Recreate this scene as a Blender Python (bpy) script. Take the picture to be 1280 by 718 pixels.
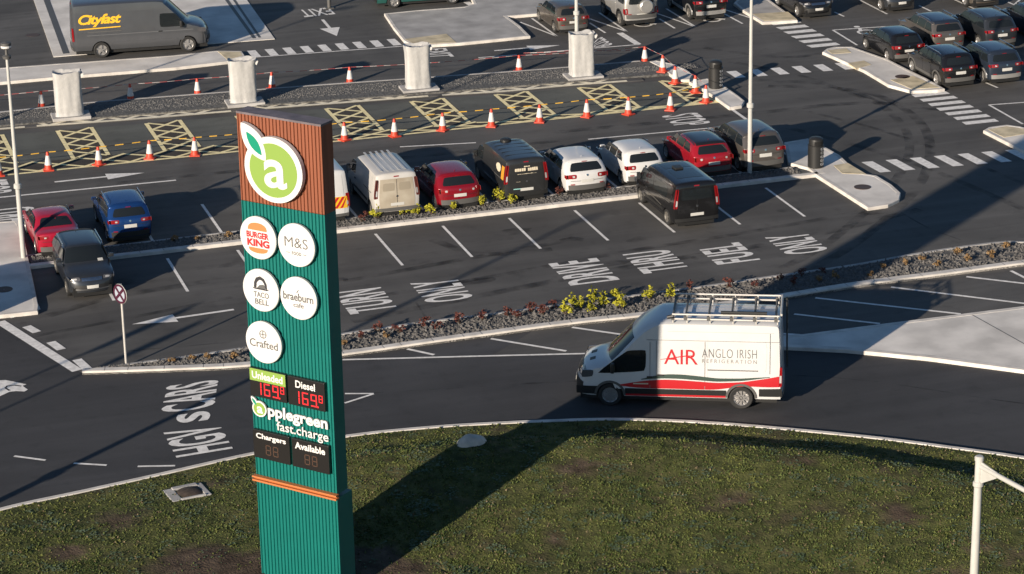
import bpy, bmesh, math, random
import numpy as np
from mathutils import Vector, Matrix, noise
random.seed(7); np.random.seed(7)
S = bpy.context.scene
for o in list(bpy.data.objects): bpy.data.objects.remove(o)
COL = S.collection
R = math.radians

# ------------------------------------------------------------------ camera, sky, sun, exposure
cd = bpy.data.cameras.new('camera'); cam = bpy.data.objects.new('camera', cd); COL.objects.link(cam)
cd.sensor_width = 36; cd.lens = 96.09; cd.clip_start = 1; cd.clip_end = 2000
cam.matrix_world = Matrix(((0.952755, 0.119353, -0.279306, -21.8673), (-0.303135, 0.315695, -0.899136, -82.5222),
                           (-0.019139, 0.941324, 0.33696, 29.697), (0, 0, 0, 1)))
S.camera = cam
SUN_AZ, SUN_EL = 37.5, 14.6          # direction the light travels towards (world angle), height of the sun
W = bpy.data.worlds.new('World'); S.world = W; W.use_nodes = True
nt = W.node_tree; bg = nt.nodes['Background']
sky = nt.nodes.new('ShaderNodeTexSky'); sky.sky_type = 'NISHITA'; sky.sun_disc = False
sky.sun_elevation = R(SUN_EL); sky.sun_rotation = R(90 - (SUN_AZ + 180))
sky.air_density = 1.0; sky.dust_density = 0.2; sky.ozone_density = 3.5
nt.links.new(sky.outputs[0], bg.inputs[0]); bg.inputs[1].default_value = 0.062
sd = bpy.data.lights.new('sun', 'SUN'); sd.energy = 5.0; sd.angle = R(0.55); sd.color = (1.0, 0.865, 0.705)
sun = bpy.data.objects.new('sun', sd); COL.objects.link(sun)
dv = Vector((math.cos(R(SUN_AZ)) * math.cos(R(SUN_EL)), math.sin(R(SUN_AZ)) * math.cos(R(SUN_EL)), -math.sin(R(SUN_EL))))
sun.rotation_euler = dv.to_track_quat('-Z', 'Y').to_euler(); sun.location = (-30, -30, 30)
S.view_settings.view_transform = 'Standard'; S.view_settings.look = 'None'
S.view_settings.exposure = 0.62; S.view_settings.gamma = 1.0; S.view_settings.use_curve_mapping = False

# ------------------------------------------------------------------ materials
MATS = {}
def mat(name, col, rough=.7, metal=0., spec=.5, coat=0., var=0., vscale=3., bump=0., bscale=40., col2=None, emis=None, stretch=None):
    if name in MATS: return MATS[name]
    m = bpy.data.materials.new(name); m.use_nodes = True; n = m.node_tree.nodes; l = m.node_tree.links
    b = n['Principled BSDF']; b.inputs['Roughness'].default_value = rough; b.inputs['Metallic'].default_value = metal
    b.inputs['Specular IOR Level'].default_value = spec; b.inputs['Coat Weight'].default_value = coat
    b.inputs['Coat Roughness'].default_value = .06
    b.inputs['Base Color'].default_value = (*col, 1)
    if emis:
        b.inputs['Emission Color'].default_value = (*emis[0], 1); b.inputs['Emission Strength'].default_value = emis[1]
    if var or bump or col2:
        tc = n.new('ShaderNodeTexCoord'); vec = tc.outputs['Object']
        if stretch:
            mp = n.new('ShaderNodeMapping'); mp.inputs['Scale'].default_value = stretch; l.new(vec, mp.inputs[0]); vec = mp.outputs[0]
        nz = n.new('ShaderNodeTexNoise'); nz.inputs['Scale'].default_value = vscale; nz.inputs['Detail'].default_value = 6
        l.new(vec, nz.inputs['Vector'])
        rp = n.new('ShaderNodeValToRGB')
        c2 = col2 or tuple(min(1, c * (1 + var)) for c in col); c1 = col if col2 else tuple(c * (1 - var) for c in col)
        rp.color_ramp.elements[0].color = (*c1, 1); rp.color_ramp.elements[1].color = (*c2, 1)
        rp.color_ramp.elements[0].position = .32; rp.color_ramp.elements[1].position = .68
        l.new(nz.outputs[0], rp.inputs[0]); l.new(rp.outputs[0], b.inputs['Base Color'])
        if bump:
            nb = n.new('ShaderNodeTexNoise'); nb.inputs['Scale'].default_value = bscale; nb.inputs['Detail'].default_value = 3
            l.new(tc.outputs['Object'], nb.inputs['Vector'])
            bp = n.new('ShaderNodeBump'); bp.inputs['Strength'].default_value = bump; bp.inputs['Distance'].default_value = .03
            l.new(nb.outputs[0], bp.inputs['Height']); l.new(bp.outputs[0], b.inputs['Normal'])
    MATS[name] = m; return m

def asphalt(name, base, lo, hi, streak, scale=.16, ang=0.):
    """worn asphalt: fine aggregate, broad patches and streaks along the driving direction"""
    m = bpy.data.materials.new(name); m.use_nodes = True; n = m.node_tree.nodes; l = m.node_tree.links
    b = n['Principled BSDF']; b.inputs['Roughness'].default_value = .82; b.inputs['Specular IOR Level'].default_value = .35
    tc = n.new('ShaderNodeTexCoord')
    def nz(scale, detail, st=None, dist=0.):
        x = n.new('ShaderNodeTexNoise'); x.inputs['Scale'].default_value = scale; x.inputs['Detail'].default_value = detail
        x.inputs['Distortion'].default_value = dist
        if st:
            mp = n.new('ShaderNodeMapping'); mp.inputs['Scale'].default_value = st; mp.inputs['Rotation'].default_value = (0, 0, ang)
            l.new(tc.outputs['Object'], mp.inputs[0]); l.new(mp.outputs[0], x.inputs['Vector'])
        else: l.new(tc.outputs['Object'], x.inputs['Vector'])
        return x.outputs[0]
    def math_(op, a, v):
        x = n.new('ShaderNodeMath'); x.operation = op; l.new(a, x.inputs[0])
        if isinstance(v, (int, float)): x.inputs[1].default_value = v
        else: l.new(v, x.inputs[1])
        return x.outputs[0]
    def mr(a, f0, f1, t0, t1):
        x = n.new('ShaderNodeMapRange'); l.new(a, x.inputs[0]); x.inputs[1].default_value = f0; x.inputs[2].default_value = f1
        x.inputs[3].default_value = t0; x.inputs[4].default_value = t1; return x.outputs[0]
    f = mr(nz(scale, 5, None, 1.2), .3, .7, lo, hi)
    f = math_('MULTIPLY', f, mr(nz(1., 4, (.07, 1.1, 1), .8), .3, .72, 1 - streak, 1 + streak))
    f = math_('MULTIPLY', f, mr(nz(26., 4), .25, .75, .86, 1.14))
    f = math_('MULTIPLY', f, mr(nz(1.7, 3), .56, .72, 1., .82))
    mx = n.new('ShaderNodeVectorMath'); mx.operation = 'SCALE'; mx.inputs[0].default_value = base; l.new(f, mx.inputs['Scale'])
    l.new(mx.outputs[0], b.inputs['Base Color'])
    bp = n.new('ShaderNodeBump'); bp.inputs['Strength'].default_value = .35; bp.inputs['Distance'].default_value = .012
    l.new(nz(70., 3), bp.inputs['Height']); l.new(bp.outputs[0], b.inputs['Normal'])
    MATS[name] = m; return m

M_ASPH = asphalt('asphalt', (.086, .083, .080), .76, 1.26, .2)
M_NEW = asphalt('new_asphalt', (.047, .047, .050), .82, 1.25, .16, .12, R(12))
M_BAY = asphalt('bay_asphalt', (.100, .103, .093), .8, 1.2, .12, .3)
M_WHITE = mat('road_paint', (.74, .72, .69), .75, var=.16, vscale=6)
M_YEL = mat('yellow_paint', (.82, .71, .40), .8, var=.16, vscale=5)
M_CONC = mat('concrete', (.64, .61, .57), .85, var=.2, vscale=.8, bump=.12)
M_CONCG = mat('grey_concrete', (.36, .35, .34), .85, var=.2, vscale=1.1, bump=.15)
M_KERB = mat('kerb_concrete', (.60, .565, .52), .8, var=.17, vscale=2.2)
M_TAN = mat('buff_paving', (.55, .47, .32), .85, var=.25, vscale=2.2, bump=.2)
M_GRAV = mat('dark_gravel', (.10, .098, .094), .9, var=.5, vscale=9, bump=.9, bscale=16)
M_IRON = mat('cast_iron', (.12, .085, .07), .6, .6)
M_SOIL = mat('soil', (.045, .033, .026), .95, var=.4, vscale=9)
M_BLACK = mat('black_plastic', (.018, .018, .018), .45)
M_RUB = mat('rubber', (.016, .016, .016), .75)
M_RIM = mat('alloy', (.45, .44, .43), .35, .7)
M_RIMD = mat('dirty_alloy', (.2, .19, .175), .5, .4)
M_GLASS = mat('car_glass', (.012, .015, .017), .06, spec=.6)
M_RED = mat('red_lens', (.22, .008, .010), .15, coat=.5)
M_CLEAR = mat('clear_lens', (.42, .42, .42), .15, .1, coat=.5)
M_AMB = mat('amber_lens', (.6, .2, .03), .2)
M_PLATE = mat('plate_white', (.50, .495, .47), .4)
M_CHROME = mat('chrome', (.75, .75, .75), .18, 1.)
M_GALV = mat('galvanised_steel', (.52, .50, .47), .5, .35, var=.08, vscale=5)
M_POLEW = mat('white_pole_paint', (.44, .435, .41), .5, var=.05, vscale=4)
M_DARKG = mat('grey_trim', (.085, .083, .08), .55)

# ------------------------------------------------------------------ helpers
def tag(o, label=None, cat=None, group=None, kind=None):
    if label: o['label'] = label
    if cat: o['category'] = cat
    if group: o['group'] = group
    if kind: o['kind'] = kind
    return o
def empty(name, loc=(0, 0, 0), rz=0.):
    o = bpy.data.objects.new(name, None); COL.objects.link(o); o.location = loc; o.rotation_euler = (0, 0, rz)
    o.empty_display_size = .2; return o
def thing(name, label, cat, loc=(0, 0, 0), rz=0., group=None):
    return tag(empty(name, loc, rz), label, cat, group)
def mk(name, vf, m, parent=None, smooth=False, kind=None, ang=35, mi=None):
    v, f = vf
    me = bpy.data.meshes.new(name); me.from_pydata([tuple(p) for p in v], [], f)
    ms = m if isinstance(m, (list, tuple)) else [m]
    for x in ms: me.materials.append(x)
    if mi is not None: me.polygons.foreach_set('material_index', mi)
    if smooth:
        me.polygons.foreach_set('use_smooth', [True] * len(me.polygons))
        if ang: me.set_sharp_from_angle(angle=R(ang))
    me.update()
    o = bpy.data.objects.new(name, me); COL.objects.link(o)
    if parent: o.parent = parent
    if kind: o['kind'] = kind
    return o
def dup(o, parent=None):
    c = o.copy(); COL.objects.link(c)
    if parent: c.parent = parent
    return c
def copy_tree(o, loc, rz=None):
    c = o.copy(); COL.objects.link(c); c.location = loc
    if rz is not None: c.rotation_euler = (0, 0, rz)
    for ch in list(o.children):
        d = dup(ch, c)
        for g in list(ch.children): dup(g, d)
    return c
def join(*a):
    v, f = [], []
    for x in a:
        o = len(v); v += list(x[0]); f += [tuple(i + o for i in q) for q in x[1]]
    return v, f
def box(cx, cy, cz, sx, sy, sz, bev=0.):
    if bev:
        b = min(bev, sx * .45, sy * .45, sz * .45); v = []
        X, Y, Z = sx / 2, sy / 2, sz / 2
        bm = bmesh.new(); bmesh.ops.create_cube(bm, size=1)
        for q in bm.verts: q.co = (q.co.x * sx, q.co.y * sy, q.co.z * sz)
        bmesh.ops.bevel(bm, geom=bm.edges[:], offset=b, segments=2, affect='EDGES', profile=.6)
        bm.verts.index_update()
        v = [(q.co.x + cx, q.co.y + cy, q.co.z + cz) for q in bm.verts]; f = [tuple(q.index for q in k.verts) for k in bm.faces]; bm.free()
        return v, f
    v = [(cx + a * sx / 2, cy + b * sy / 2, cz + c * sz / 2) for c in (-1, 1) for b in (-1, 1) for a in (-1, 1)]
    return v, [(0, 2, 3, 1), (4, 5, 7, 6), (0, 1, 5, 4), (2, 6, 7, 3), (0, 4, 6, 2), (1, 3, 7, 5)]
def tube(p0, p1, r0, r1=None, n=10, cap=True):
    p0, p1 = Vector(p0), Vector(p1); r1 = r0 if r1 is None else r1
    d = (p1 - p0).normalized(); a = d.orthogonal().normalized(); b = d.cross(a)
    v = [tuple(p + (a * math.cos(t) + b * math.sin(t)) * r) for p, r in ((p0, r0), (p1, r1)) for t in [2 * math.pi * i / n for i in range(n)]]
    f = [(i, (i + 1) % n, n + (i + 1) % n, n + i) for i in range(n)]
    if cap: f += [tuple(range(n))[::-1], tuple(range(n, 2 * n))]
    return v, f
def lathe(prof, n=16, c=(0, 0, 0), axis='z', cap=True):
    v, f = [], []
    for r, z in prof:
        for i in range(n):
            t = 2 * math.pi * i / n; x, y = r * math.cos(t), r * math.sin(t)
            p = (x, y, z) if axis == 'z' else (x, z, y)
            v.append((p[0] + c[0], p[1] + c[1], p[2] + c[2]))
    for k in range(len(prof) - 1):
        f += [(k * n + i, k * n + (i + 1) % n, (k + 1) * n + (i + 1) % n, (k + 1) * n + i) for i in range(n)]
    if cap:
        f.append(tuple(range(n))[::-1]); f.append(tuple(range((len(prof) - 1) * n, len(prof) * n)))
    return v, f
def prism(poly, z0, z1, fn=None):
    """extrude a 2-D outline between two depths; fn maps (a, b, depth) to a point"""
    fn = fn or (lambda a, b, c: (a, b, c)); n = len(poly)
    v = [fn(a, b, z) for z in (z0, z1) for a, b in poly]
    return v, [tuple(range(n))[::-1], tuple(range(n, 2 * n))] + [(i, (i + 1) % n, n + (i + 1) % n, n + i) for i in range(n)]
def circle(cx, cy, r, n=40, rx=None): return [(cx + r * math.cos(2 * math.pi * i / n), cy + (rx or r) * math.sin(2 * math.pi * i / n)) for i in range(n)]
def inset(poly, d):
    n = len(poly); A = sum(poly[i][0] * poly[(i + 1) % n][1] - poly[(i + 1) % n][0] * poly[i][1] for i in range(n)); sg = 1 if A > 0 else -1
    out = []
    for i in range(n):
        p, q, r = Vector(poly[i - 1]), Vector(poly[i]), Vector(poly[(i + 1) % n])
        a, b = (q - p).normalized(), (r - q).normalized(); na, nb = Vector((-a.y, a.x)) * sg, Vector((-b.y, b.x)) * sg
        m = (na + nb); m = m.normalized() if m.length > 1e-6 else na; k = max(.45, m.dot(na)); q2 = q + m * d / k; out.append((q2.x, q2.y))
    return out
def smooth_line(pts, step=.5):
    """Catmull-Rom through the points"""
    P = [Vector(pts[0]) * 2 - Vector(pts[1])] + [Vector(p) for p in pts] + [Vector(pts[-1]) * 2 - Vector(pts[-2])]; out = []
    for i in range(1, len(P) - 2):
        n = max(1, int((P[i + 1] - P[i]).length / step))
        for k in range(n):
            t = k / n; a, b, c, d = P[i - 1:i + 3]
            out.append(.5 * ((2 * b) + (c - a) * t + (2 * a - 5 * b + 4 * c - d) * t * t + (3 * b - a - 3 * c + d) * t ** 3))
    out.append(P[-2]); return [(p.x, p.y) for p in out]
def offs(line, d):
    out = []
    for i, p in enumerate(line):
        a = Vector(line[max(0, i - 1)]); b = Vector(line[min(len(line) - 1, i + 1)]); t = (b - a).normalized()
        out.append((p[0] - t.y * d, p[1] + t.x * d))
    return out
def strip(line, d0, d1, z0, z1):
    """kerb-like solid between two offsets of a line"""
    A, B = offs(line, d0), offs(line, d1); n = len(line); v = []
    for a, b in zip(A, B): v += [(*a, z0), (*a, z1 - .015), (a[0] * .9 + b[0] * .1, a[1] * .9 + b[1] * .1, z1), (*b, z1), (*b, z0)]
    f = []
    for i in range(n - 1):
        o = i * 5
        for k in range(4): f.append((o + k, o + k + 1, o + k + 6, o + k + 5))
    f += [(0, 1, 2, 3, 4), tuple(range((n - 1) * 5, n * 5))[::-1]]
    return v, f
def flat(poly, z): return [(x, y, z) for x, y in poly], [tuple(range(len(poly)))]
def seg(a, b, w, z):
    a, b = Vector(a), Vector(b); t = (b - a).normalized(); n = Vector((-t.y, t.x)) * w / 2
    return flat([tuple(a + n), tuple(a - n), tuple(b - n), tuple(b + n)], z)
_tx = {}
def text2d(body, bold=0., ex=0., shear=0., sp=1.):
    """letters as a mesh, normalised to the unit square"""
    k = (body, bold, ex, shear, sp)
    if k in _tx: return _tx[k]
    c = bpy.data.curves.new('t', 'FONT'); c.body = body; c.offset = bold; c.extrude = ex; c.shear = shear; c.space_character = sp; c.resolution_u = 4; c.fill_mode = 'BOTH'
    o = bpy.data.objects.new('t', c); COL.objects.link(o); bpy.context.view_layer.update()
    me = o.to_mesh(); v = np.array([p.co[:] for p in me.vertices]); f = [tuple(p.vertices) for p in me.polygons]
    o.to_mesh_clear(); bpy.data.objects.remove(o); bpy.data.curves.remove(c)
    lo, hi = v.min(0), v.max(0); v[:, 0] = (v[:, 0] - lo[0]) / (hi[0] - lo[0]); v[:, 1] = (v[:, 1] - lo[1]) / (hi[1] - lo[1])
    _tx[k] = (v, f); return v, f
def quad_text(body, BL, BR, TR, TL, z, bold=0., sp=1.):
    v, f = text2d(body, bold, 0., 0., sp); BL, BR, TR, TL = map(np.array, (BL, BR, TR, TL))
    x, y = v[:, :1], v[:, 1:2]; p = BL * (1 - x) * (1 - y) + BR * x * (1 - y) + TR * x * y + TL * (1 - x) * y
    return [(a, b, z) for a, b in p], f

def rub(pts, w, z):
    L = smooth_line(pts, .4); A, B = offs(L, -w / 2), offs(L, w / 2); n = len(L)
    return [(x, y, z) for ab in zip(A, B) for x, y in ab], [(2 * i, 2 * i + 2, 2 * i + 3, 2 * i + 1) for i in range(n - 1)]

# ------------------------------------------------------------------ the ground
ground = mk('asphalt_ground', flat([(-400, -300), (500, -300), (500, 700), (-400, 700)], 0.), M_ASPH, kind='structure')
ground['label'] = 'worn dark asphalt of the car park'
lawn_kerb = smooth_line([(-22.17, -17.89), (-17.89, -16.26), (-15.29, -15.29), (-13.10, -14.88), (-10.85, -14.46), (-8.16, -13.93), (-5.37, -13.63), (-2.98, -13.83), (-1.19, -14.18), (0.35, -14.56), (1.87, -15.00), (3.53, -15.73), (5.11, -16.63), (6.63, -17.62), (8.47, -18.91), (10.21, -20.33), (11.55, -21.48), (13.76, -23.60), (16.36, -26.43)], .4)
strip_lo = smooth_line([(-11.62, -6.16), (-10.32, -6.54), (-8.71, -6.97), (-6.85, -7.38), (-3.91, -7.49), (-1.61, -7.42), (-0.61, -7.39), (1.03, -7.38), (2.13, -7.34), (4.05, -7.39), (5.69, -7.51), (8.26, -7.51), (10.45, -7.47), (12.74, -7.30), (14.24, -7.26), (16.06, -7.29), (18.99, -7.27), (23.05, -7.36)], .5)
strip_up = smooth_line([(-11.60, -6.03), (-10.20, -5.92), (-8.50, -5.92), (-7.00, -5.84), (-3.48, -5.69), (-0.75, -5.55), (-0.08, -5.58), (1.58, -5.62), (4.41, -5.59), (8.40, -5.58), (10.74, -5.48), (13.59, -5.39), (15.89, -5.11), (18.16, -4.97), (19.60, -5.04), (20.52, -5.48), (23.71, -6.21)], .5)
road_poly = offs(strip_lo, -.02)[::-1] + [(-13.32, -0.63), (-19.18, 7.48), (-27.74, 3.41)] + offs(lawn_kerb, -.05)
road_poly = [(-13.31, -0.56), (-11.65, -5.94)] + [p for p in strip_lo if p[0] < 2.6] + [(0.17, -9.01), (3.24, -9.70), (8.85, -11.55), (10.43, -12.42), (14.54, -15.77), (18.25, -19.34)] + offs(lawn_kerb, .0)[::-1] + [(-23.60, -5.13), (-17.65, 6.89)]
road = mk('access_road', flat(road_poly, .004), M_NEW, kind='structure')
# seams cut in the surface
def marks(parent, name, items, m, z=None):
    for it in items: mk(name, it, m, parent)

# ------------------------------------------------------------------ lawn (raised bank behind the kerb)
mk('lawn_kerb', strip(lawn_kerb, -.15, .0, -.02, .115), M_KERB, kind='structure')
lk = np.array(lawn_kerb); NL = len(lk)
lawn_n = np.array(offs(lawn_kerb, -1.)) - lk
def fbm(x, y, s, seed=0.): return noise.fractal(Vector((x * s + seed, y * s, seed)), .8, 2., 4)
def lawn_z(x, y, d):
    amp = .50 * (1 / (1 + math.exp(-(x + 7.0) * 1.1))) * (1 / (1 + math.exp((x - 9.8) * 1.0))) + .06
    if d < 1.15: b = .05 * d / 1.15
    elif d < 2.75: b = .05 + .95 * (d - 1.15) / 1.6
    elif d < 3.2: b = 1.
    elif d < 9.5: b = 1 - (d - 3.2) / 6.3 * 1.1
    else: b = -.1
    return max(.035 + .03 * fbm(x, y, 1.3, 8.) + .02, .10 + amp * b) + .045 * fbm(x, y, .55) * min(1, d / .6) + .02 * fbm(x, y, 2.3, 5.) * min(1, d / .4)
ds = [0.14] + list(np.concatenate([np.arange(.3, 4.2, .16), np.arange(4.3, 12, .3), np.arange(12, 30, 1.)]))
v = []; nd = len(ds)
ii = list(range(0, NL))
for i in ii:
    for d in ds:
        x, y = lk[i] + lawn_n[i] * d; v.append((x, y, lawn_z(x, y, d) if d > .2 else .09))
f = [(a * nd + b, a * nd + b + 1, (a + 1) * nd + b + 1, (a + 1) * nd + b) for a in range(len(ii) - 1) for b in range(nd - 1)]
def soil_amt(x, y):
    """bare earth: round the totem foot and in patches"""
    s = 0.
    for (cx, cy, r) in SOILS:
        s = max(s, (1 - math.hypot(x - cx, (y - cy) * 1.3) / r) * (1.5 if r > 1.45 else .8))
    return s + .5 * fbm(x, y, .45, 11.) + .45 * fbm(x, y, 1.3, 3.) + .2 * fbm(x, y, 4., 9.)
SOILS = [(-10.3, -21.3, 2.6), (-7.0, -22.4, 2.6), (-11.0, -20.2, 1.5), (6.63, -24.33) + (1.1,), (2.46, -22.05) + (1.0,), (-0.42, -18.92) + (.9,), (5.27, -20.76) + (.8,), (-2.26, -22.38) + (.7,), (-12.40, -17.12) + (1.2,), (-13.90, -18.65) + (.9,)]
lm = bpy.data.materials.new('turf'); lm.use_nodes = True; n_ = lm.node_tree.nodes; l_ = lm.node_tree.links
b_ = n_['Principled BSDF']; b_.inputs['Roughness'].default_value = .95; b_.inputs['Specular IOR Level'].default_value = .15
at = n_.new('ShaderNodeAttribute'); at.attribute_name = 'soil'; tc_ = n_.new('ShaderNodeTexCoord')
nz_ = n_.new('ShaderNodeTexNoise'); nz_.inputs['Scale'].default_value = 2.6; nz_.inputs['Detail'].default_value = 6; l_.new(tc_.outputs['Object'], nz_.inputs['Vector'])
rp_ = n_.new('ShaderNodeValToRGB'); e_ = rp_.color_ramp.elements; e_[0].position = .3; e_[1].position = .72
e_[0].color = (.038, .048, .016, 1); e_[1].color = (.125, .128, .045, 1); l_.new(nz_.outputs[0], rp_.inputs[0])
rs_ = n_.new('ShaderNodeValToRGB'); e_ = rs_.color_ramp.elements; e_[0].position = .3; e_[1].position = .75
e_[0].color = (.040, .028, .020, 1); e_[1].color = (.125, .092, .066, 1); l_.new(nz_.outputs[0], rs_.inputs[0])
mx_ = n_.new('ShaderNodeMix'); mx_.data_type = 'RGBA'; l_.new(at.outputs['Fac'], mx_.inputs[0]); l_.new(rp_.outputs[0], mx_.inputs[6]); l_.new(rs_.outputs[0], mx_.inputs[7])
l_.new(mx_.outputs[2], b_.inputs['Base Color'])
nb_ = n_.new('ShaderNodeTexNoise'); nb_.inputs['Scale'].default_value = 16; nb_.inputs['Detail'].default_value = 5; l_.new(tc_.outputs['Object'], nb_.inputs['Vector'])
bb_ = n_.new('ShaderNodeBump'); bb_.inputs['Strength'].default_value = .8; bb_.inputs['Distance'].default_value = .05; l_.new(nb_.outputs[0], bb_.inputs['Height']); l_.new(bb_.outputs[0], b_.inputs['Normal'])
lawn = mk('lawn_bank', (v, f), lm, smooth=True, ang=None, kind='structure')
sat = lawn.data.attributes.new('soil', 'FLOAT', 'POINT')
sat.data.foreach_set('value', [max(0, min(1, (soil_amt(p[0], p[1]) - .10) * 1.8)) for p in v])
# grass tufts and clover leaves over the turf: nobody could count them
def leaf_mat(n, a, b, sc=1.2):
    return mat(n, a, .8, spec=.25, col2=b, vscale=sc)
GM = [leaf_mat('grass_dark', (.046, .070, .020), (.092, .115, .034)), leaf_mat('grass_olive', (.085, .108, .028), (.145, .155, .045)), leaf_mat('clover', (.075, .112, .062), (.125, .165, .10)), leaf_mat('dead_grass', (.13, .10, .055), (.19, .15, .09))]
gv, gf, gm = [], [], []
for _ in range(120000):
    i = random.random() * (NL - 2); k = int(i); t = i - k; d = .16 + (random.random() ** .85) * 12.5
    bx, by = lk[k] * (1 - t) + lk[k + 1] * t; nx, ny = lawn_n[k]; x, y = bx + nx * d, by + ny * d
    if not (-17 < x < 11.5) or y < -29.5: continue
    so = soil_amt(x, y)
    if so > .12 and random.random() < min(.9, (so - .02) * 1.9): continue
    z = lawn_z(x, y, d) - .015
    c = fbm(x, y, 1.1, 20.); c2 = fbm(x, y, .35, 31.); r = random.random()
    m = 2 if (c > .25 and r < .6) else 3 if r > .93 else (1 if (d < 1.3 and r < .75) or (c2 > .1 and r < .55) or r < .2 else 0)
    h = random.uniform(.03, .07) * (.8 + .5 * max(0, c)); w = random.uniform(.02, .045)
    for q in range(2):
        a = random.random() * 6.283; ca, sa = math.cos(a), math.sin(a); ln = random.uniform(-.05, .05); o = len(gv)
        if m == 2:
            gv += [(x - ca * w, y - sa * w, z + h * .5), (x + sa * w, y - ca * w, z + h * .62), (x + ca * w, y + sa * w, z + h * .55), (x - sa * w, y + ca * w, z + h * .7)]
            gf.append((o, o + 1, o + 2, o + 3))
        else:
            gv += [(x - ca * w, y - sa * w, z), (x + ca * w, y + sa * w, z), (x + ln * sa + ca * w * .3, y - ln * ca, z + h)]
            gf.append((o, o + 1, o + 2))
        gm.append(m)
g = mk('grass', (gv, gf), GM, kind='stuff', mi=gm); g['label'] = 'short rough grass and clover covering the bank'; g['category'] = 'grass'

# ------------------------------------------------------------------ planting strips, pavements, islands
def island(name, poly, h, m, kw=.14, mk_=M_KERB, label=None):
    if sum(poly[i - 1][0] * poly[i][1] - poly[i][0] * poly[i - 1][1] for i in range(len(poly))) < 0: poly = poly[::-1]
    i2 = inset(poly, kw); n = len(poly)
    o = mk(name, prism(i2, 0., h - .008), m, kind='structure')
    if label: o['label'] = label
    v = [(*p, 0.) for p in poly] + [(*p, h - .02) for p in poly] + [(*p, h) for p in inset(poly, .02)] + [(*p, h) for p in i2] + [(*p, h - .05) for p in i2]
    f = [(k * n + i, k * n + (i + 1) % n, (k + 1) * n + (i + 1) % n, (k + 1) * n + i) for k in range(4) for i in range(n)]
    mk('kerb', (v, f), mk_, o); return o
def pad(parent, poly, z): mk('tactile_paving', prism(poly, z - .05, z + .004), M_TAN, parent)
def manhole(parent, c, r, z):
    mk('manhole_cover', lathe([(r, z - .02), (r, z + .006), (r * .9, z + .010), (r * .86, z + .004), (0.01, z + .004)], 24, (c[0], c[1], 0), cap=False), M_IRON, parent)

# strip behind the parked row
bed = mk('planting_strip', prism([(-11.6, 4.2), (16.7, 4.2), (16.2, 5.25), (-11.6, 5.3)], 0, .07), M_GRAV, kind='structure'); bed['label'] = 'gravel strip between the two rows of parking bays'
mk('strip_kerb', strip([(-11.7, 4.03), (-6, 4.03), (0, 4.03), (6, 4.03), (16.95, 4.03)], 0, .24, 0, .12), M_KERB, bed)
mk('edging_kerb', strip([(-11.6, 5.22), (16.2, 5.18)], 0, .09, 0, .09), M_CONCG, bed)
# curved strip beside the access road
sp = offs(strip_lo, .02); bed2 = mk('planting_strip', prism(strip_lo + strip_up[::-1], 0, .06), M_GRAV, kind='structure'); bed2['label'] = 'curved gravel strip beside the access road'
mk('strip_kerb', strip(strip_lo, 0., .27, 0, .12), M_KERB, bed2)
mk('edging_kerb', strip(strip_up, -.12, .0, 0, .10), M_CONCG, bed2)
# islands
isl = island('pavement_island', [(-15.26, 9.48), (-12.00, 9.17), (-11.40, 9.09), (-11.36, 8.37), (-12.00, 0.08), (-12.10, -0.43), (-12.78, -0.41), (-16.98, -0.14)], .12, M_CONC)
manhole(isl, (-12.83, 2.01), .28, .12)
isl = island('pavement_island', [(17.07, 8.12), (18.11, 8.28), (18.25, 7.11), (18.34, 5.87), (18.18, 4.65), (18.22, 3.48), (18.54, 3.10), (18.58, 1.91), (18.47, 0.95), (18.11, 0.31), (17.48, -0.13), (16.68, -0.21), (16.56, 3.92), (16.61, 4.83), (16.21, 5.73)], .12, M_CONC)
pad(isl, [(17.60, 4.77), (18.20, 4.85), (18.26, 3.36), (17.49, 3.76)], .12); manhole(isl, (17.49, 2.03), .3, .12)
isl = island('pavement_island', [(23.71, 19.67), (24.08, 20.09), (24.52, 20.27), (25.21, 19.99), (25.45, 18.91), (25.75, 17.60), (25.81, 15.95), (25.92, 14.32), (25.91, 12.64), (25.57, 12.59), (24.55, 12.80), (24.08, 14.01), (24.10, 16.36)], .12, M_CONC)
pad(isl, [(24.00, 19.84), (24.88, 19.84), (24.77, 19.11), (23.95, 19.22)], .12); pad(isl, [(23.96, 17.63), (24.73, 17.74), (24.74, 17.05), (23.90, 16.71)], .12); pad(isl, [(24.47, 14.63), (25.57, 14.85), (25.78, 12.88), (24.68, 13.06)], .12)
manhole(isl, (25.13, 14.89), .3, .12)
isl = island('pavement_island', [(24.67, 6.85), (25.06, 7.16), (25.83, 7.21), (26.20, 6.83), (26.55, 5.89), (26.90, 4.07), (28.58, 2.32), (26.16, -1.91), (25.10, 1.34), (24.83, 3.89)], .12, M_CONC)
pad(isl, [(24.89, 6.88), (25.73, 7.01), (26.22, 6.42), (26.22, 5.90), (24.96, 5.72)], .12)
isl = island('pavement_island', [(23.47, 28.97), (23.36, 27.66), (23.32, 25.26), (24.88, 25.01), (25.20, 28.92), (25.20, 30.24), (24.25, 30.13)], .12, M_CONCG)
pad(isl, [(23.51, 26.81), (25.09, 26.56), (24.91, 25.16), (23.47, 25.43)], .12)
isl = island('pavement_island', [(8.30, 33.05), (9.79, 33.08), (11.99, 32.91), (12.55, 33.25), (13.04, 35.87), (17.52, 35.75), (15.33, 30.36), (13.27, 30.48), (13.29, 28.69), (13.15, 26.79), (9.97, 26.75), (8.01, 27.03), (7.84, 28.04), (8.01, 30.37)], .12, M_CONCG)
pad(isl, [(7.94, 28.30), (9.87, 28.49), (9.85, 26.95), (8.10, 27.21)], .12)
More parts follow.
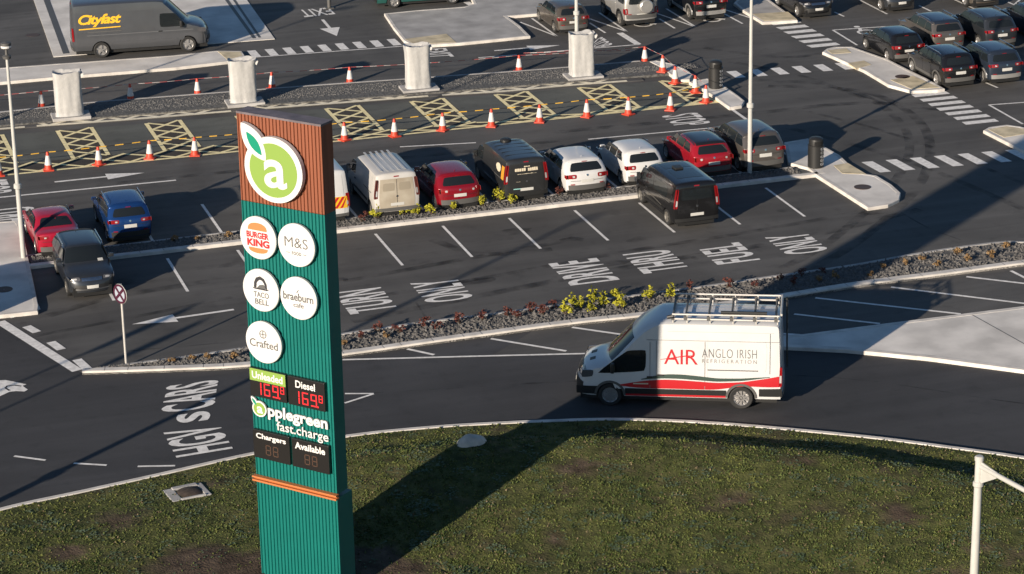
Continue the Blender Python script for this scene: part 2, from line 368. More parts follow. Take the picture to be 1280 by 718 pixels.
isl = island('pavement_island', [(-17.68, 30.42), (-9.21, 30.02), (-7.22, 29.85), (-2.03, 29.33), (-0.11, 29.41), (0.90, 28.94), (0.86, 28.10), (0.10, 27.49), (-2.25, 27.32), (-7.55, 27.66), (-9.52, 27.71), (-17.86, 27.77)], .12, M_CONC)
pad(isl, [(-0.07, 29.26), (0.84, 28.82), (0.76, 28.14), (0.03, 27.80)], .12)
slab = mk('concrete_apron', prism([(-6.12, 47.40), (-6.04, 42.16), (-6.76, 31.35), (-5.98, 31.32), (-0.17, 31.02), (2.77, 30.80), (3.19, 38.41), (3.41, 43.49)], 0, .03), M_CONC, kind='structure')
mk('drain_channel', seg((-5.48, 41.93), (-6.16, 31.68), .28, .034), M_DARKG, slab); mk('drain_channel', seg((2.32, 38.76), (1.96, 31.20), .16, .034), M_DARKG, slab); mk('drain_channel', seg((2.64, 38.63), (2.21, 31.24), .12, .034), M_DARKG, slab)
spl = island('splitter_island', [(6.59, -10.39), (9.22, -10.68), (9.68, -10.78), (12.44, -10.81), (14.93, -10.87), (17.08, -10.91), (20.92, -11.07), (16.80, -18.27), (14.52, -15.81), (12.35, -13.89), (10.32, -12.43), (8.82, -11.62), (6.95, -10.81)], .12, M_CONC, .2)
mk('expansion_joint', seg((15.22, -11.06), (15.57, -14.11), .03, .117), M_DARKG, spl)
# charger strip: gravel, zigzag-painted upstand, bays
ch = mk('charger_strip', prism([(-16.31, 23.56), (-10.12, 23.24), (-8.51, 23.47), (-6.80, 23.32), (-5.20, 23.23), (-3.09, 23.03), (2.74, 22.47), (9.49, 21.70), (12.00, 21.44), (14.74, 21.24), (16.12, 21.17), (16.97, 20.97), (17.22, 19.57), (16.61, 18.88), (11.31, 19.34), (7.01, 19.68), (-3.52, 20.83), (-8.52, 21.22), (-10.38, 21.35), (-16.46, 21.63)], 0, .1), M_GRAV, kind='structure'); ch['label'] = 'raised gravel strip that carries the wrapped chargers'
mk('edging_kerb', strip(smooth_line([(-16.31, 23.56), (-10.12, 23.24), (-6.80, 23.32), (-3.09, 23.03), (2.74, 22.47), (9.49, 21.70), (12.00, 21.44), (16.12, 21.17)], 1.), -.06, .06, 0, .115), M_CONCG, ch)
isl = island('pavement_island', [(16.45, 20.90), (16.76, 20.98), (17.24, 20.17), (17.41, 19.15), (17.39, 18.36), (16.98, 17.67), (16.60, 17.75), (16.54, 18.70), (16.55, 20.04)], .12, M_CONC, .1)
isl = island('pavement_island', [(16.82, 17.34), (17.71, 17.57), (17.93, 16.31), (17.91, 14.79), (17.86, 13.93), (17.49, 13.34), (16.94, 13.25), (16.97, 14.91), (16.94, 16.32)], .12, M_CONC, .1)

BX = [-11.75, -8.33, -4.9, -1.37, 2.19, 5.62, 9.06, 12.5, 15.92]      # left edges of the hatched aisles
def by0(x): return 16.15 - (x + 8.3) * .058     # near end of the bays
def by1(x): return 20.1 - (x + 8.3) * .075      # far end of the bays
for i in range(8):
    x0, x1 = BX[i] + 1.45, BX[i + 1] - .1
    o = mk('charging_bay', flat([(x0, by0(x0)), (x1, by0(x1)), (x1 - .0, by1(x1)), (x0, by1(x0))], .004), M_BAY, kind='structure')
def fy(x): return 14.98 - (x + 11.) * .018
M_AISLE = asphalt('aisle_asphalt', (.052, .044, .036), .8, 1.2, .1, .3)
for x in BX: mk('hatched_aisle', flat([(x - .08, by0(x)), (x + 1.40, by0(x + 1.4)), (x + 1.40, by1(x + 1.4)), (x - .08, by1(x))], .0046), M_AISLE, ground)
mk('hatched_edge', flat([(-20, fy(-20)), (17.4, fy(17.4)), (17.4, by0(17.4) - .01), (-20, by0(-20) - .01)], .0044), M_AISLE, ground)
yl = []
for x in BX:
    yl += [seg((x, by0(x)), (x, by1(x)), .16, .008), seg((x + 1.32, by0(x)), (x + 1.32, by1(x)), .16, .008)]
    n = 4; L = by1(x) - by0(x)
    for k in range(n):
        a, b = by0(x) + L * k / n, by0(x) + L * (k + 1) / n
        yl += [seg((x + .05, a), (x + 1.27, b), .14, .0083), seg((x + .05, b), (x + 1.27, a), .14, .0086)]
yl += [seg((-20, fy(-20)), (17.4, fy(17.4)), .16, .008)]
x = -20.
while x < 16.3:
    a0, a1 = fy(x) + .06, by0(x) - .02
    yl += [seg((x, a0), (x + 1.7, a1), .14, .0083), seg((x, a1), (x + 1.7, a0), .14, .0086)]; x += 1.7
yl += [seg((15.9, by1(15.9)), (17.3, 16.9), .1, .008)]
for i in range(len(BX)): pass
hatch = mk('charging_hatching', join(*yl), M_YEL, ground)
# zigzag upstand between the gravel and the bays
zl = [(-16.42, 22.19), (-10.34, 21.64), (-8.49, 21.45), (-6.76, 21.25), (-3.50, 20.95), (-0.00, 20.68), (3.20, 20.36), (7.10, 19.97), (9.68, 19.59), (12.05, 19.50), (15.39, 19.16)]
zl = smooth_line(zl, .6)
up = mk('painted_upstand', strip(zl, -.62, .02, 0, .035), M_ASPH, ch)
zz = []
for L0 in range(0, len(zl) - 12, 12):
    A = zl[L0:L0 + 12]; T, B = offs(A, -.06), offs(A, -.56)
    for a, b in zip(A[:-1], A[1:]): pass
    for k in range(len(A) - 1): zz += [seg(T[k], T[k + 1], .22, .039), seg(B[k], B[k + 1], .22, .039)]
    for k in range(0, len(A) - 2, 2): zz += [seg(T[k], B[k + 1], .19, .0395), seg(B[k + 1], T[k + 2], .19, .0392)]
mk('zigzag_marking', join(*zz), mat('cream_paint', (.78, .71, .55), .8, var=.15, vscale=5), ch)

# ------------------------------------------------------------------ white road markings (parts of the ground and the road)
ZM = .009
for i in range(-6, 9):
    if i <= 6: mk('bay_line', seg((i * 2.4, 0), (i * 2.4, 3.5), .1, ZM), M_WHITE, ground)
for i in range(-5, 8): mk('bay_line', seg((i * 2.4 - .12, 5.32), (i * 2.4 - .12, 8.9), .1, ZM), M_WHITE, ground)
def line(a, b, w=.1, p=ground, z=ZM, name='lane_line'): mk(name, seg(a, b, w, z), M_WHITE, p)
line((-13.29, 12.39), (-5.23, 12.06), .12); line((3.54, 13.15), (6.38, 12.63), .1); line((10.48, 11.51), (16.24, 11.17), .1); line((0.66, 28.17), (7.73, 27.56), .1); line((10.11, 24.53), (11.76, 24.37), .1); line((12.97, 24.36), (17.19, 24.06), .1)
line((17.17, 18.26), (17.09, 14.20), .1); line((17.09, 14.20), (17.05, 10.73), .14)
for t in [((535, 165), (630, 225))]: line((17.05, 26.25), (17.12, 24.09), .3, name='stop_line')
line((-13.33, -0.67), (-11.71, -5.78), .34, road, .0125, 'stop_line')
for a, b in (((-12.60, -1.40), (-12.37, -2.05)), ((-12.09, -3.06), (-11.88, -3.83)), ((-11.57, -4.84), (-11.39, -5.80)), ((-12.95, -0.11), (-12.82, -0.44))): line(a, b, .3, ground, .0128, 'give_way_dash')
line((0.71, -7.54), (2.54, -9.35), .12); line((-1.93, -7.49), (-1.30, -8.25), .12); line((3.36, -7.48), (4.84, -8.84), .12)
line((-4.01, -7.69), (0.20, -8.92), .11, road, .0126, 'edge_line'); line((0.20, -8.92), (8.87, -11.52), .11, ground, .0126, 'edge_line')
for a, b in (((10.23, -8.80), (12.36, -10.51)), ((11.44, -7.67), (15.06, -10.61)), ((14.10, -7.60), (17.52, -10.61)), ((16.78, -7.55), (18.40, -8.95)), ((18.38, -7.54), (18.77, -10.38)), ((8.41, -9.78), (9.68, -10.55))): line(a, b, .12, ground, ZM, 'hatching_line')
for a, b in (((-14.41, -11.67), (-13.63, -12.27)), ((-12.93, -12.75), (-12.09, -13.20)), ((-11.30, -13.58), (-10.32, -13.89))): line(a, b, .1, road, .0125, 'dash_line')
line((-4.62, -10.37), (-3.83, -10.66), .09, road, .0125, 'arrow_line'); line((-4.81, -11.08), (-3.84, -10.68), .09, road, .0129, 'arrow_line')
for i, (y0, y1) in enumerate([(5.1, 3.75)]):
    for k in range(8): x = 18.85 + k * .925; yy = 5.1 - k * .09; mk('crossing_stripe', flat([(x, yy), (x + .43, yy - .03), (x + .53, yy - 1.43), (x + .1, yy - 1.4)], ZM), M_WHITE, ground)
for k in range(6): y = 25.45 - k * .83; mk('crossing_stripe', flat([(23.68, y), (25.03, y - .03), (25.06, y - .48), (23.74, y - .45)], ZM), M_WHITE, ground)
for k in range(7): y = 12.68 - k * .70; mk('crossing_stripe', flat([(24.47 + k * .02, y), (25.95, y - .05), (25.96, y - .43), (24.45 + k * .02, y - .40)], ZM), M_WHITE, ground)
for k in range(6): x = 18.95 + k * .93; y = 18.62 - k * .09; mk('crossing_stripe', flat([(x, y), (x + .43, y - .03), (x + .43, y - 1.1), (x, y - 1.07)], ZM), M_WHITE, ground)
for k in range(9): x = 1.2 + k * .762; y = 29.3 - k * .045; mk('crossing_stripe', flat([(x, y), (x + .37, y - .02), (x + .37, y - 1.15), (x, y - 1.12)], ZM), M_WHITE, ground)
def arrow(tip, dirn, ln, p=ground, hw=.36, hl=1.4):
    d = Vector(dirn).normalized(); n = Vector((-d.y, d.x)); t = Vector(tip); b = t - d * hl; e = t - d * ln
    mk('lane_arrow', flat([tuple(e + n * .07), tuple(e - n * .07), tuple(b - n * .07), tuple(b - n * hw), tuple(t), tuple(b + n * hw), tuple(b + n * .07)], ZM), M_WHITE, p)
arrow((-9.45, -2.39), (-1, -.06), 3.3); arrow((-6.15, 13.39), (1, -.02), 3.3); arrow((13.97, 25.21), (1, -.06), 2.9); arrow((5.43, 30.33), (-.04, -1), 3.1, hw=.45, hl=1.5)
def word(body, X0, X1, Y0, Y1, p=ground, sp=1.05):   # bottoms of the letters at X1, read towards +Y
    mk('road_lettering', quad_text(body, (X1, Y0), (X1, Y1), (X0, Y1), (X0, Y0), ZM, .022, sp), M_WHITE, p)
word('TURN', -2.8, -1.22, -3.95, -1.8); word('ONLY', -.27, 1.33, -3.85, -1.8); word('DRIVE', 4.55, 6.25, -3.85, -1.55); word('THRU', 7.15, 8.77, -3.62, -1.55); word('FUEL', 9.72, 11.26, -3.64, -1.72); word('ONLY', 12.22, 13.77, -3.58, -1.6)
word('THRU', -12.2, -10.6, 8.6, 10.9); word('ONLY', -1.5, .3, 11.3, 13.3)
mk('road_lettering', quad_text('HGV', (-8.55, -13.25), (-8.55, -11.35), (-10.2, -11.45), (-10.2, -13.35), .0126, .022), M_WHITE, road)
mk('road_lettering', quad_text('s', (-8.72, -10.95), (-8.6, -10.25), (-9.62, -10.25), (-9.66, -10.95), .0126, .022), M_WHITE, road)
mk('road_lettering', quad_text('CARS', (-8.42, -10.05), (-7.85, -7.95), (-9.42, -7.95), (-10.0, -10.05), .0126, .022), M_WHITE, road)
def word2(body, X0, X1, Y0, Y1): mk('road_lettering', quad_text(body, (X0, Y1), (X0, Y0), (X1, Y0), (X1, Y1), ZM, .016), M_WHITE, ground)
word2('STOP', 14.15, 15.65, 11.85, 13.45); word2('STOP', -12.75, -11.05, 12.8, 14.5); word2('STOP', -12.6, -10.1, 22.9, 24.6)
mk('road_lettering', quad_text('STOP', (15.08, 24.76), (15.08, 24.04), (16.14, 24.48), (16.12, 25.96), ZM, .016), M_WHITE, ground)
mk('road_lettering', quad_text('EXIT', (8.42, 26.71), (8.22, 25.29), (9.22, 25.10), (9.27, 26.58), ZM, .016), M_WHITE, ground)
mk('road_lettering', quad_text('EXIT', (6.36, 35.5), (4.9, 35.55), (4.92, 34.15), (6.35, 34.2), ZM, .014), M_WHITE, ground)
mk('road_symbol', flat([(-14.70, -5.63), (-14.01, -5.77), (-13.85, -5.79), (-13.31, -6.36), (-13.44, -6.44), (-13.38, -6.64), (-13.33, -6.79), (-13.44, -6.92), (-13.68, -6.80), (-13.87, -6.79), (-14.18, -7.04), (-14.94, -7.55)], .0126), M_WHITE, road); mk('road_symbol', rub([(-13.85, -6.70), (-13.94, -6.43), (-13.87, -6.29), (-13.66, -6.31), (-13.47, -6.46)], .07, .0133), M_NEW, road)
# accessible bays at the top and bay lines on the right
for a, b in (((13.61, 29.69), (14.33, 26.67)), ((14.31, 30.14), (14.33, 26.67)), ((16.65, 29.12), (17.42, 26.32)), ((17.42, 29.98), (17.42, 26.32)), ((19.78, 28.84), (20.48, 25.95)), ((20.46, 29.55), (20.48, 25.95)), ((16.42, 28.40), (16.47, 26.48)), ((19.52, 27.95), (19.55, 26.10)), ((22.51, 27.92), (22.59, 25.76)), ((22.82, 28.40), (23.49, 25.85)), ((25.78, 23.26), (25.69, 20.51)), ((25.78, 23.26), (32.02, 22.49)), ((27.94, 13.85), (28.10, 12.36)), ((26.64, 10.24), (26.62, 7.39)), ((26.64, 10.24), (28.73, 9.98)), ((29.12, 27.86), (29.15, 24.96)), ((31.12, 25.83), (31.16, 24.70)), ((33.07, 26.25), (33.12, 24.38)), ((27.15, 26.17), (27.22, 25.28)), ((35.07, 24.95), (35.11, 23.49)), ((35.77, 25.15), (35.13, 24.44))):
    line(a, b, .1, ground, ZM, 'bay_line')
line((12.47, 34.13), (12.53, 33.46), .3, name='bay_line')
for c in ((18.51, 27.25), (21.62, 26.92), (26.98, 22.40)):
    x, y = c; mk('wheelchair_symbol', join(lathe([(.42, ZM), (.30, ZM)], 20, (x, y, 0), cap=False), flat([(x - .25, y + .2), (x - .1, y + .2), (x + .1, y + .75), (x - .05, y + .8)], ZM + .002), flat([(x + .1, y + .1), (x + .5, y - .25), (x + .6, y - .1), (x + .2, y + .3)], ZM + .003), flat(circle(x, y + 1., .14, 12), ZM)), M_WHITE, ground)
for c in ((41, 40), (35, 32), (18, 56)): pass
mk('manhole_cover', lathe([(.3, .004), (.3, .008), (.01, .008)], 20, (*(-7.04, 35.56), 0), cap=False), M_IRON, ground)

# rubbed-in tyre marks and oil stains: faint, broken
sm = bpy.data.materials.new('tyre_rub'); sm.use_nodes = True; n_ = sm.node_tree.nodes; l_ = sm.node_tree.links; b_ = n_['Principled BSDF']
b_.inputs['Base Color'].default_value = (.022, .02, .019, 1); b_.inputs['Roughness'].default_value = .7
tc_ = n_.new('ShaderNodeTexCoord'); nz_ = n_.new('ShaderNodeTexNoise'); nz_.inputs['Scale'].default_value = 1.1; nz_.inputs['Detail'].default_value = 7; l_.new(tc_.outputs['Object'], nz_.inputs['Vector'])
mr_ = n_.new('ShaderNodeMapRange'); mr_.inputs[1].default_value = .42; mr_.inputs[2].default_value = .75; mr_.inputs[3].default_value = 0; mr_.inputs[4].default_value = .62; l_.new(nz_.outputs[0], mr_.inputs[0]); l_.new(mr_.outputs[0], b_.inputs['Alpha'])
RUBS = [[(10.86, -5.19), (14.26, -2.60), (19.12, 2.72), (21.90, 7.57), (22.73, 12.60), (21.63, 15.57), (19.47, 17.08)], [(11.82, -5.56), (15.14, -2.94), (19.71, 1.98), (22.60, 7.30), (23.36, 11.73), (22.48, 14.33), (19.70, 15.95)], [(-2.70, -2.75), (2.59, -2.06), (7.89, -1.24), (12.08, -0.86), (16.89, -0.09)], [(-2.90, -4.55), (2.68, -3.50), (7.93, -2.65), (13.01, -2.13), (18.44, -0.68)], [(-2.21, -0.83), (1.50, -0.21), (5.63, 0.42)], [(9.81, 12.87), (14.96, 12.61), (18.26, 12.51), (21.61, 12.42), (25.00, 10.84)], [(-8.09, 12.51), (-2.19, 12.33), (3.77, 11.74), (9.44, 11.76)], [(19.42, 20.47), (21.51, 16.93), (22.87, 12.17), (25.17, 9.80)], [(19.52, 22.55), (22.05, 19.84), (25.16, 20.29), (29.44, 22.24)], [(-11.82, -0.66), (-9.61, 0.33), (-6.38, 0.75)], [(-13.08, -2.46), (-9.73, -1.83), (-5.97, -1.04)], [(1.65, 2.21), (2.73, 0.20), (5.14, -0.19)], [(19.71, 11.95), (21.09, 9.04), (22.24, 5.21), (23.14, 0.66)], [(18.12, 10.20), (19.71, 6.74), (20.87, 3.07), (21.77, -1.96)]]
for k, p in enumerate(RUBS): mk('tyre_mark', rub(p, random.uniform(.22, .42), .0055 + .00012 * k), sm, ground)
for k, (cx, cy) in enumerate([(0.53, 0.25), (4.45, 2.05), (8.23, -0.30), (-8.85, 1.69), (14.18, 0.95), (-5.02, 2.10), (6.09, 0.52), (1.70, -2.31), (9.59, -2.76), (16.91, -0.38), (-2.45, -0.73), (6.40, -2.24)]):
    mk('oil_stain', ([(cx + math.cos(t) * (.35 + .2 * random.random()) * (1.6 if k % 2 else 1), cy + math.sin(t) * (.22 + .15 * random.random()), .0047 + .0001 * k) for t in [6.2832 * i / 14 for i in range(14)]], [tuple(range(14))]), sm, ground)
# sawn joints between the laid strips of asphalt, kerb joints
for k, p in enumerate(([(-0.55, -3.56), (-0.66, -5.08)], [(17.66, -0.38), (17.81, -2.60), (18.26, -4.13)], [(-2.60, 13.23), (5.18, 12.29)], [(-10.22, -4.63), (-6.83, -5.03)], [(0.19, -11.31), (8.33, -13.66), (13.44, -17.88)], [(-7.17, -9.91), (1.55, -11.68)])): mk('asphalt_joint', rub(p, .07, .0075 + .0001 * k), sm, ground)
def joints(par, line, d0, d1, z):
    v, f, acc = [], [], 0.
    for a, b in zip(line[:-1], line[1:]):
        a, b = Vector(a), Vector(b); acc += (b - a).length
        if acc > .915:
            acc -= .915; t = (b - a).normalized(); n = Vector((-t.y, t.x)); o = len(v)
            for q, w in ((d0, -.008), (d1, -.008), (d1, .008), (d0, .008)): p = a + n * q + t * w; v.append((p.x, p.y, z))
            f.append((o, o + 1, o + 2, o + 3))
    mk('kerb_joint', (v, f), M_DARKG, par, kind='stuff')
joints(bed2, strip_lo, .0, .27, .122); joints(bed, [(-11.6 + .2 * i, 4.03) for i in range(133)], 0, .24, .122)
# loose stones on the strips
def stones(name, parent, pick, n, m, s0, s1):
    v, f = [], []
    oct_ = [(1, 0, 0), (-1, 0, 0), (0, 1, 0), (0, -1, 0), (0, 0, 1), (0, 0, -1)]; of = [(0, 2, 4), (2, 1, 4), (1, 3, 4), (3, 0, 4)]
    for _ in range(n):
        x, y, z = pick(); s = random.uniform(s0, s1); a = random.random() * 6.28; ca, sa = math.cos(a), math.sin(a); o = len(v); sx, sy, sz = s * random.uniform(.7, 1.5), s * random.uniform(.5, 1), s * random.uniform(.35, .8)
        for p in oct_: 
            px, py = p[0] * sx * random.uniform(.8, 1.2), p[1] * sy * random.uniform(.8, 1.2); v.append((x + px * ca - py * sa, y + px * sa + py * ca, z + p[2] * sz))
        f += [tuple(i + o for i in q) for q in of]
    return mk(name, (v, f), m, parent, kind='stuff')
M_ST = mat('slate_chips', (.06, .058, .056), .85, col2=(.145, .137, .13), vscale=11)
sl, su = np.array(strip_lo), np.array(strip_up)
def pick2():
    t = random.random(); i = t * (len(sl) - 1); k = int(i); a = sl[k] + (sl[min(k + 1, len(sl) - 1)] - sl[k]) * (i - k); i = t * (len(su) - 1); k = int(i); b = su[k] + (su[min(k + 1, len(su) - 1)] - su[k]) * (i - k)
    w = np.linalg.norm(b - a); u = random.uniform(.3 / max(w, .35), 1.) if w > .4 else 1; p = a + (b - a) * min(u, .97); return p[0], p[1], .062
stones('slate_chips', bed2, pick2, 6500, M_ST, .035, .11)
stones('slate_chips', bed, lambda: (random.uniform(-11.5, 16.2), random.uniform(4.3, 5.2), .072), 4200, M_ST, .03, .09)
def pick3():
    x = random.uniform(-14, 18); u = random.random(); return x, (21.75 - (x + 8) * .095) + u * (23.2 - 21.75 - .1) * (1 if x < 14 else .6), .10
stones('slate_chips', ch, pick3, 5500, mat('grey_chips', (.11, .108, .104), .9, col2=(.17, .165, .16), vscale=6), .016, .045)

# ------------------------------------------------------------------ the price totem
M_WOODC = mat('timber_cladding', (.205, .062, .028), .6, var=.16, vscale=1.2, stretch=(6, 6, .25))
M_TEAL = mat('teal_cladding', (.002, .125, .108), .42, spec=.45, var=.05, vscale=2)
M_SIGNW = mat('sign_white', (.60, .59, .58), .45)
M_LIME = mat('lime_green', (.20, .315, .06), .45); M_LEAF = mat('leaf_green', (.0, .22, .13), .45)
M_PANEL = mat('display_black', (.014, .013, .013), .3)
M_LED = mat('led_red', (.35, .01, .01), .4, emis=((1., .03, .04), .75)); M_LEDOFF = mat('led_off', (.06, .03, .018), .5)
M_CAP = mat('totem_cap', (.12, .10, .11), .55, var=.3, vscale=3)
TW, TZ = 2.43, 12.06
tot = thing('totem_sign', 'tall teal and timber totem sign with round brand discs and fuel prices', 'totem sign', (-8.838, -22.525, 0), R(-49.6))
def ribs(a0, a1, z0, z1, y, n, dep):
    """vertical profiled sheet facing -y"""
    v, f = [], []; w = (a1 - a0) / n; pr = []
    for k in range(n):
        x = a0 + k * w; pr += [(x + .0 * w, y), (x + .22 * w, y), (x + .32 * w, y + dep), (x + .90 * w, y + dep)]
    pr += [(a1, y)]; m = len(pr)
    for x, yy in pr: v += [(x, yy, z0), (x, yy, z1)]
    f = [(2 * i, 2 * i + 2, 2 * i + 3, 2 * i + 1) for i in range(m - 1)]
    return v, f
H2 = TW / 2
def cladding(nm, z0, z1, m, back):
    fr = ribs(-H2, H2, z0, z1, 0, 24, .032)
    sd_ = []
    for sx in (-H2, H2): sd_.append(([(sx, 0, z0), (sx, back, z0), (sx, back, z1), (sx, 0, z1)], [(0, 1, 2, 3)]))
    bk = ([(-H2, back, z0), (H2, back, z0), (H2, back, z1), (-H2, back, z1), (-H2, 0, z1), (H2, 0, z1), (-H2, 0, z0), (H2, 0, z0)], [(0, 1, 2, 3), (3, 2, 5, 4), (0, 1, 7, 6)])
    return mk(nm, join(fr, *sd_, bk), m, tot)
cladding('timber_cladding', 9.91, TZ, M_WOODC, .45); cladding('upper_cladding', 2.8, 9.905, M_TEAL, .45); cladding('base_cladding', -.4, 2.7, M_TEAL, .62)
mk('cap', box(0, .225, TZ + .02, TW + .02, .47, .05), M_CAP, tot)
mk('trim_band', join(box(0, -.05, 2.80, TW + .1, .14, .045, .01), box(0, -.05, 2.71, TW + .1, .14, .045, .01), box(0, -.01, 2.755, TW + .04, .06, .06)), mat('orange_trim', (.45, .14, .04), .5), tot)
mk('plinth', box(0, .3, -.35, TW + .5, 1.3, .4), M_CONCG, tot)
def tx_(a): return a - H2
def ontot(vf2, y0, y1=None):
    """2-D outline (a, z) on the face"""
    return prism([(tx_(a), z) for a, z in vf2], 0, 1, lambda a, z, c: (a, -(y0 if c == 0 else y1), z))
def ttext(nm, body, a0, a1, z0, z1, m, par, y=.14, bold=0., ex=0., sp=1., shear=0.):
    v, f = text2d(body, bold, ex, shear, sp)
    return mk(nm, ([(tx_(a0 + p[0] * (a1 - a0)), -(y + p[2]), z0 + p[1] * (z1 - z0)) for p in v], f), m, par)
def disc(a, z):
    o = mk('brand_disc', lathe([(.50, -.03), (.53, -.055), (.535, -.12), (.52, -.135), (.0, -.135)], 48, (tx_(a), 0, z), axis='y', cap=False), M_SIGNW, tot, smooth=True, ang=30)
    return o
def arc_blob(cx, cz, w, h, up):
    n = 18; p = [(cx - w / 2 * math.cos(math.pi * i / n), cz + up * h * math.sin(math.pi * i / n) ** .7) for i in range(n + 1)]; return p
M_BKO = mat('bun_orange', (.50, .18, .06), .5); M_BKR = mat('brand_red', (.40, .02, .022), .5); M_GREYT = mat('brand_grey', (.10, .10, .10), .5); M_DK = mat('brand_black', (.03, .03, .035), .5)
d = disc(.54, 9.08)
mk('logo', ontot(arc_blob(.54, 9.27, .56, .19, 1), .136, .142), M_BKO, d); mk('logo', ontot(arc_blob(.54, 8.83, .56, .13, -1), .136, .142), M_BKO, d)
ttext('lettering', 'BURGER', .21, .87, 9.07, 9.23, M_BKR, d, bold=.045); ttext('lettering', 'KING', .22, .88, 8.86, 9.05, M_BKR, d, bold=.05)
d = disc(1.66, 9.08); ttext('lettering', 'M&S', 1.33, 2.0, 9.02, 9.27, M_GREYT, d, bold=-.006); ttext('lettering', 'FOOD', 1.53, 1.80, 8.83, 8.92, M_GREYT, d, sp=1.25, bold=.03)
for a in (1.42, 1.9): mk('logo', ontot([(a - .05, 8.87), (a + .05, 8.87), (a + .05, 8.885), (a - .05, 8.885)], .136, .14), M_GREYT, d)
d = disc(.54, 7.76)
bell = [(.33, 7.86), (.40, 7.84), (.40, 7.93), (.46, 8.05), (.55, 8.08), (.65, 8.03), (.71, 7.93), (.72, 7.84), (.77, 7.83), (.79, 7.80), (.31, 7.80), (.31, 7.84)]
mk('logo', ontot([(.35, 7.82), (.36, 7.95), (.42, 8.07), (.54, 8.12), (.66, 8.07), (.73, 7.95), (.74, 7.82), (.69, 7.82), (.66, 7.94), (.6, 8.02), (.52, 8.03), (.44, 7.95), (.42, 7.82)], .136, .142), M_DK, d)
mk('logo', ontot([(.44, 7.82), (.52, 7.90), (.64, 7.92), (.71, 7.83), (.6, 7.80)], .136, .141), M_GREYT, d); mk('logo', ontot([(.36, 7.78), (.74, 7.78), (.80, 7.815), (.30, 7.815)], .136, .143), M_DK, d)
ttext('lettering', 'TACO', .33, .78, 7.58, 7.72, M_GREYT, d, bold=.018); ttext('lettering', 'BELL', .36, .77, 7.40, 7.54, M_GREYT, d, bold=.018)
d = disc(1.65, 7.75); ttext('lettering', 'braeburn', 1.21, 2.09, 7.68, 7.88, M_GREYT, d, bold=.02); ttext('lettering', 'cafe', 1.50, 1.80, 7.52, 7.64, M_GREYT, d, bold=.012)
mk('logo', ontot([(1.60, 7.89), (1.66, 7.97), (1.68, 7.97), (1.63, 7.89)], .136, .141), M_GREYT, d)
d = disc(.54, 6.43); ttext('lettering', 'Crafted', .13, .97, 6.29, 6.49, M_GREYT, d, bold=.012)
mk('logo', join(*[([(tx_(.54 + r * math.cos(t)), -.14, 6.64 + r * math.sin(t)) for r in (.085, .105) for t in [6.2832 * i / 24 for i in range(24)]], [(i, (i + 1) % 24, 24 + (i + 1) % 24, 24 + i) for i in range(24)])], ontot([(.53, 6.56), (.55, 6.56), (.55, 6.72), (.53, 6.72)], .138, .141), ontot([(.46, 6.63), (.62, 6.63), (.62, 6.65), (.46, 6.65)], .138, .142)), M_GREYT, d)
# the big apple emblem: white cut-out plate, lime apple, leaf and letter
def blob(cx, cz, rx, rz, n=48): return [(cx + rx * math.cos(6.2832 * i / n), cz + rz * math.sin(6.2832 * i / n)) for i in range(n)]
def leafp(a0, z0, a1, z1, w, n=14):
    P, Q = Vector((a0, z0)), Vector((a1, z1)); dd = Q - P; nn = Vector((-dd.y, dd.x)).normalized()
    up = [tuple(P + dd * (i / n) + nn * w * math.sin(math.pi * i / n) ** .8) for i in range(n + 1)]; dn = [tuple(P + dd * (i / n) - nn * w * math.sin(math.pi * i / n) ** .8) for i in range(n - 1, 0, -1)]
    return up + dn
em = mk('apple_emblem', ontot(blob(1.13, 10.86, .84, .80), .05, .17), M_SIGNW, tot); mk('leaf_plate', ontot(leafp(.24, 11.90, .95, 11.02, .27), .05, .168), M_SIGNW, em)
mk('apple', ontot(blob(1.13, 10.85, .69, .66), .165, .176), M_LIME, em); mk('leaf_edge', ontot(leafp(.30, 11.80, .93, 11.06, .235), .165, .180), M_SIGNW, em); mk('leaf', ontot(leafp(.40, 11.70, .82, 11.18, .12), .165, .186), M_LEAF, em)
ttext('lettering', 'a', .86, 1.52, 10.42, 11.12, M_SIGNW, em, y=.184, bold=.018)
# price displays
def panel(a0, a1, z0, z1):
    return mk('price_display', join(box(tx_((a0 + a1) / 2), -.04, (z0 + z1) / 2, a1 - a0, .10, z1 - z0, .015)), M_PANEL, tot)
SEG = {'0': 'abcdef', '1': 'bc', '6': 'acdefg', '9': 'abcdfg', '8': 'abcdefg'}
def digit(c, a, z, w, h, y=.094, t=.2):
    tw = h * .13; G_ = {'a': (a, a + w, z + h - tw, z + h), 'd': (a, a + w, z, z + tw), 'g': (a, a + w, z + h / 2 - tw / 2, z + h / 2 + tw / 2), 'f': (a, a + tw, z + h / 2, z + h), 'e': (a, a + tw, z, z + h / 2), 'b': (a + w - tw, a + w, z + h / 2, z + h), 'c': (a + w - tw, a + w, z, z + h / 2)}
    out = []
    for s in SEG[c]:
        a0, a1, z0, z1 = G_[s]; g_ = min(.010, h * .02); out.append(([(tx_(a0 + g_), -y, z0 + g_), (tx_(a1 - g_), -y, z0 + g_), (tx_(a1 - g_), -y, z1 - g_), (tx_(a0 + g_), -y, z1 - g_)], [(0, 1, 2, 3)]))
    return join(*out)
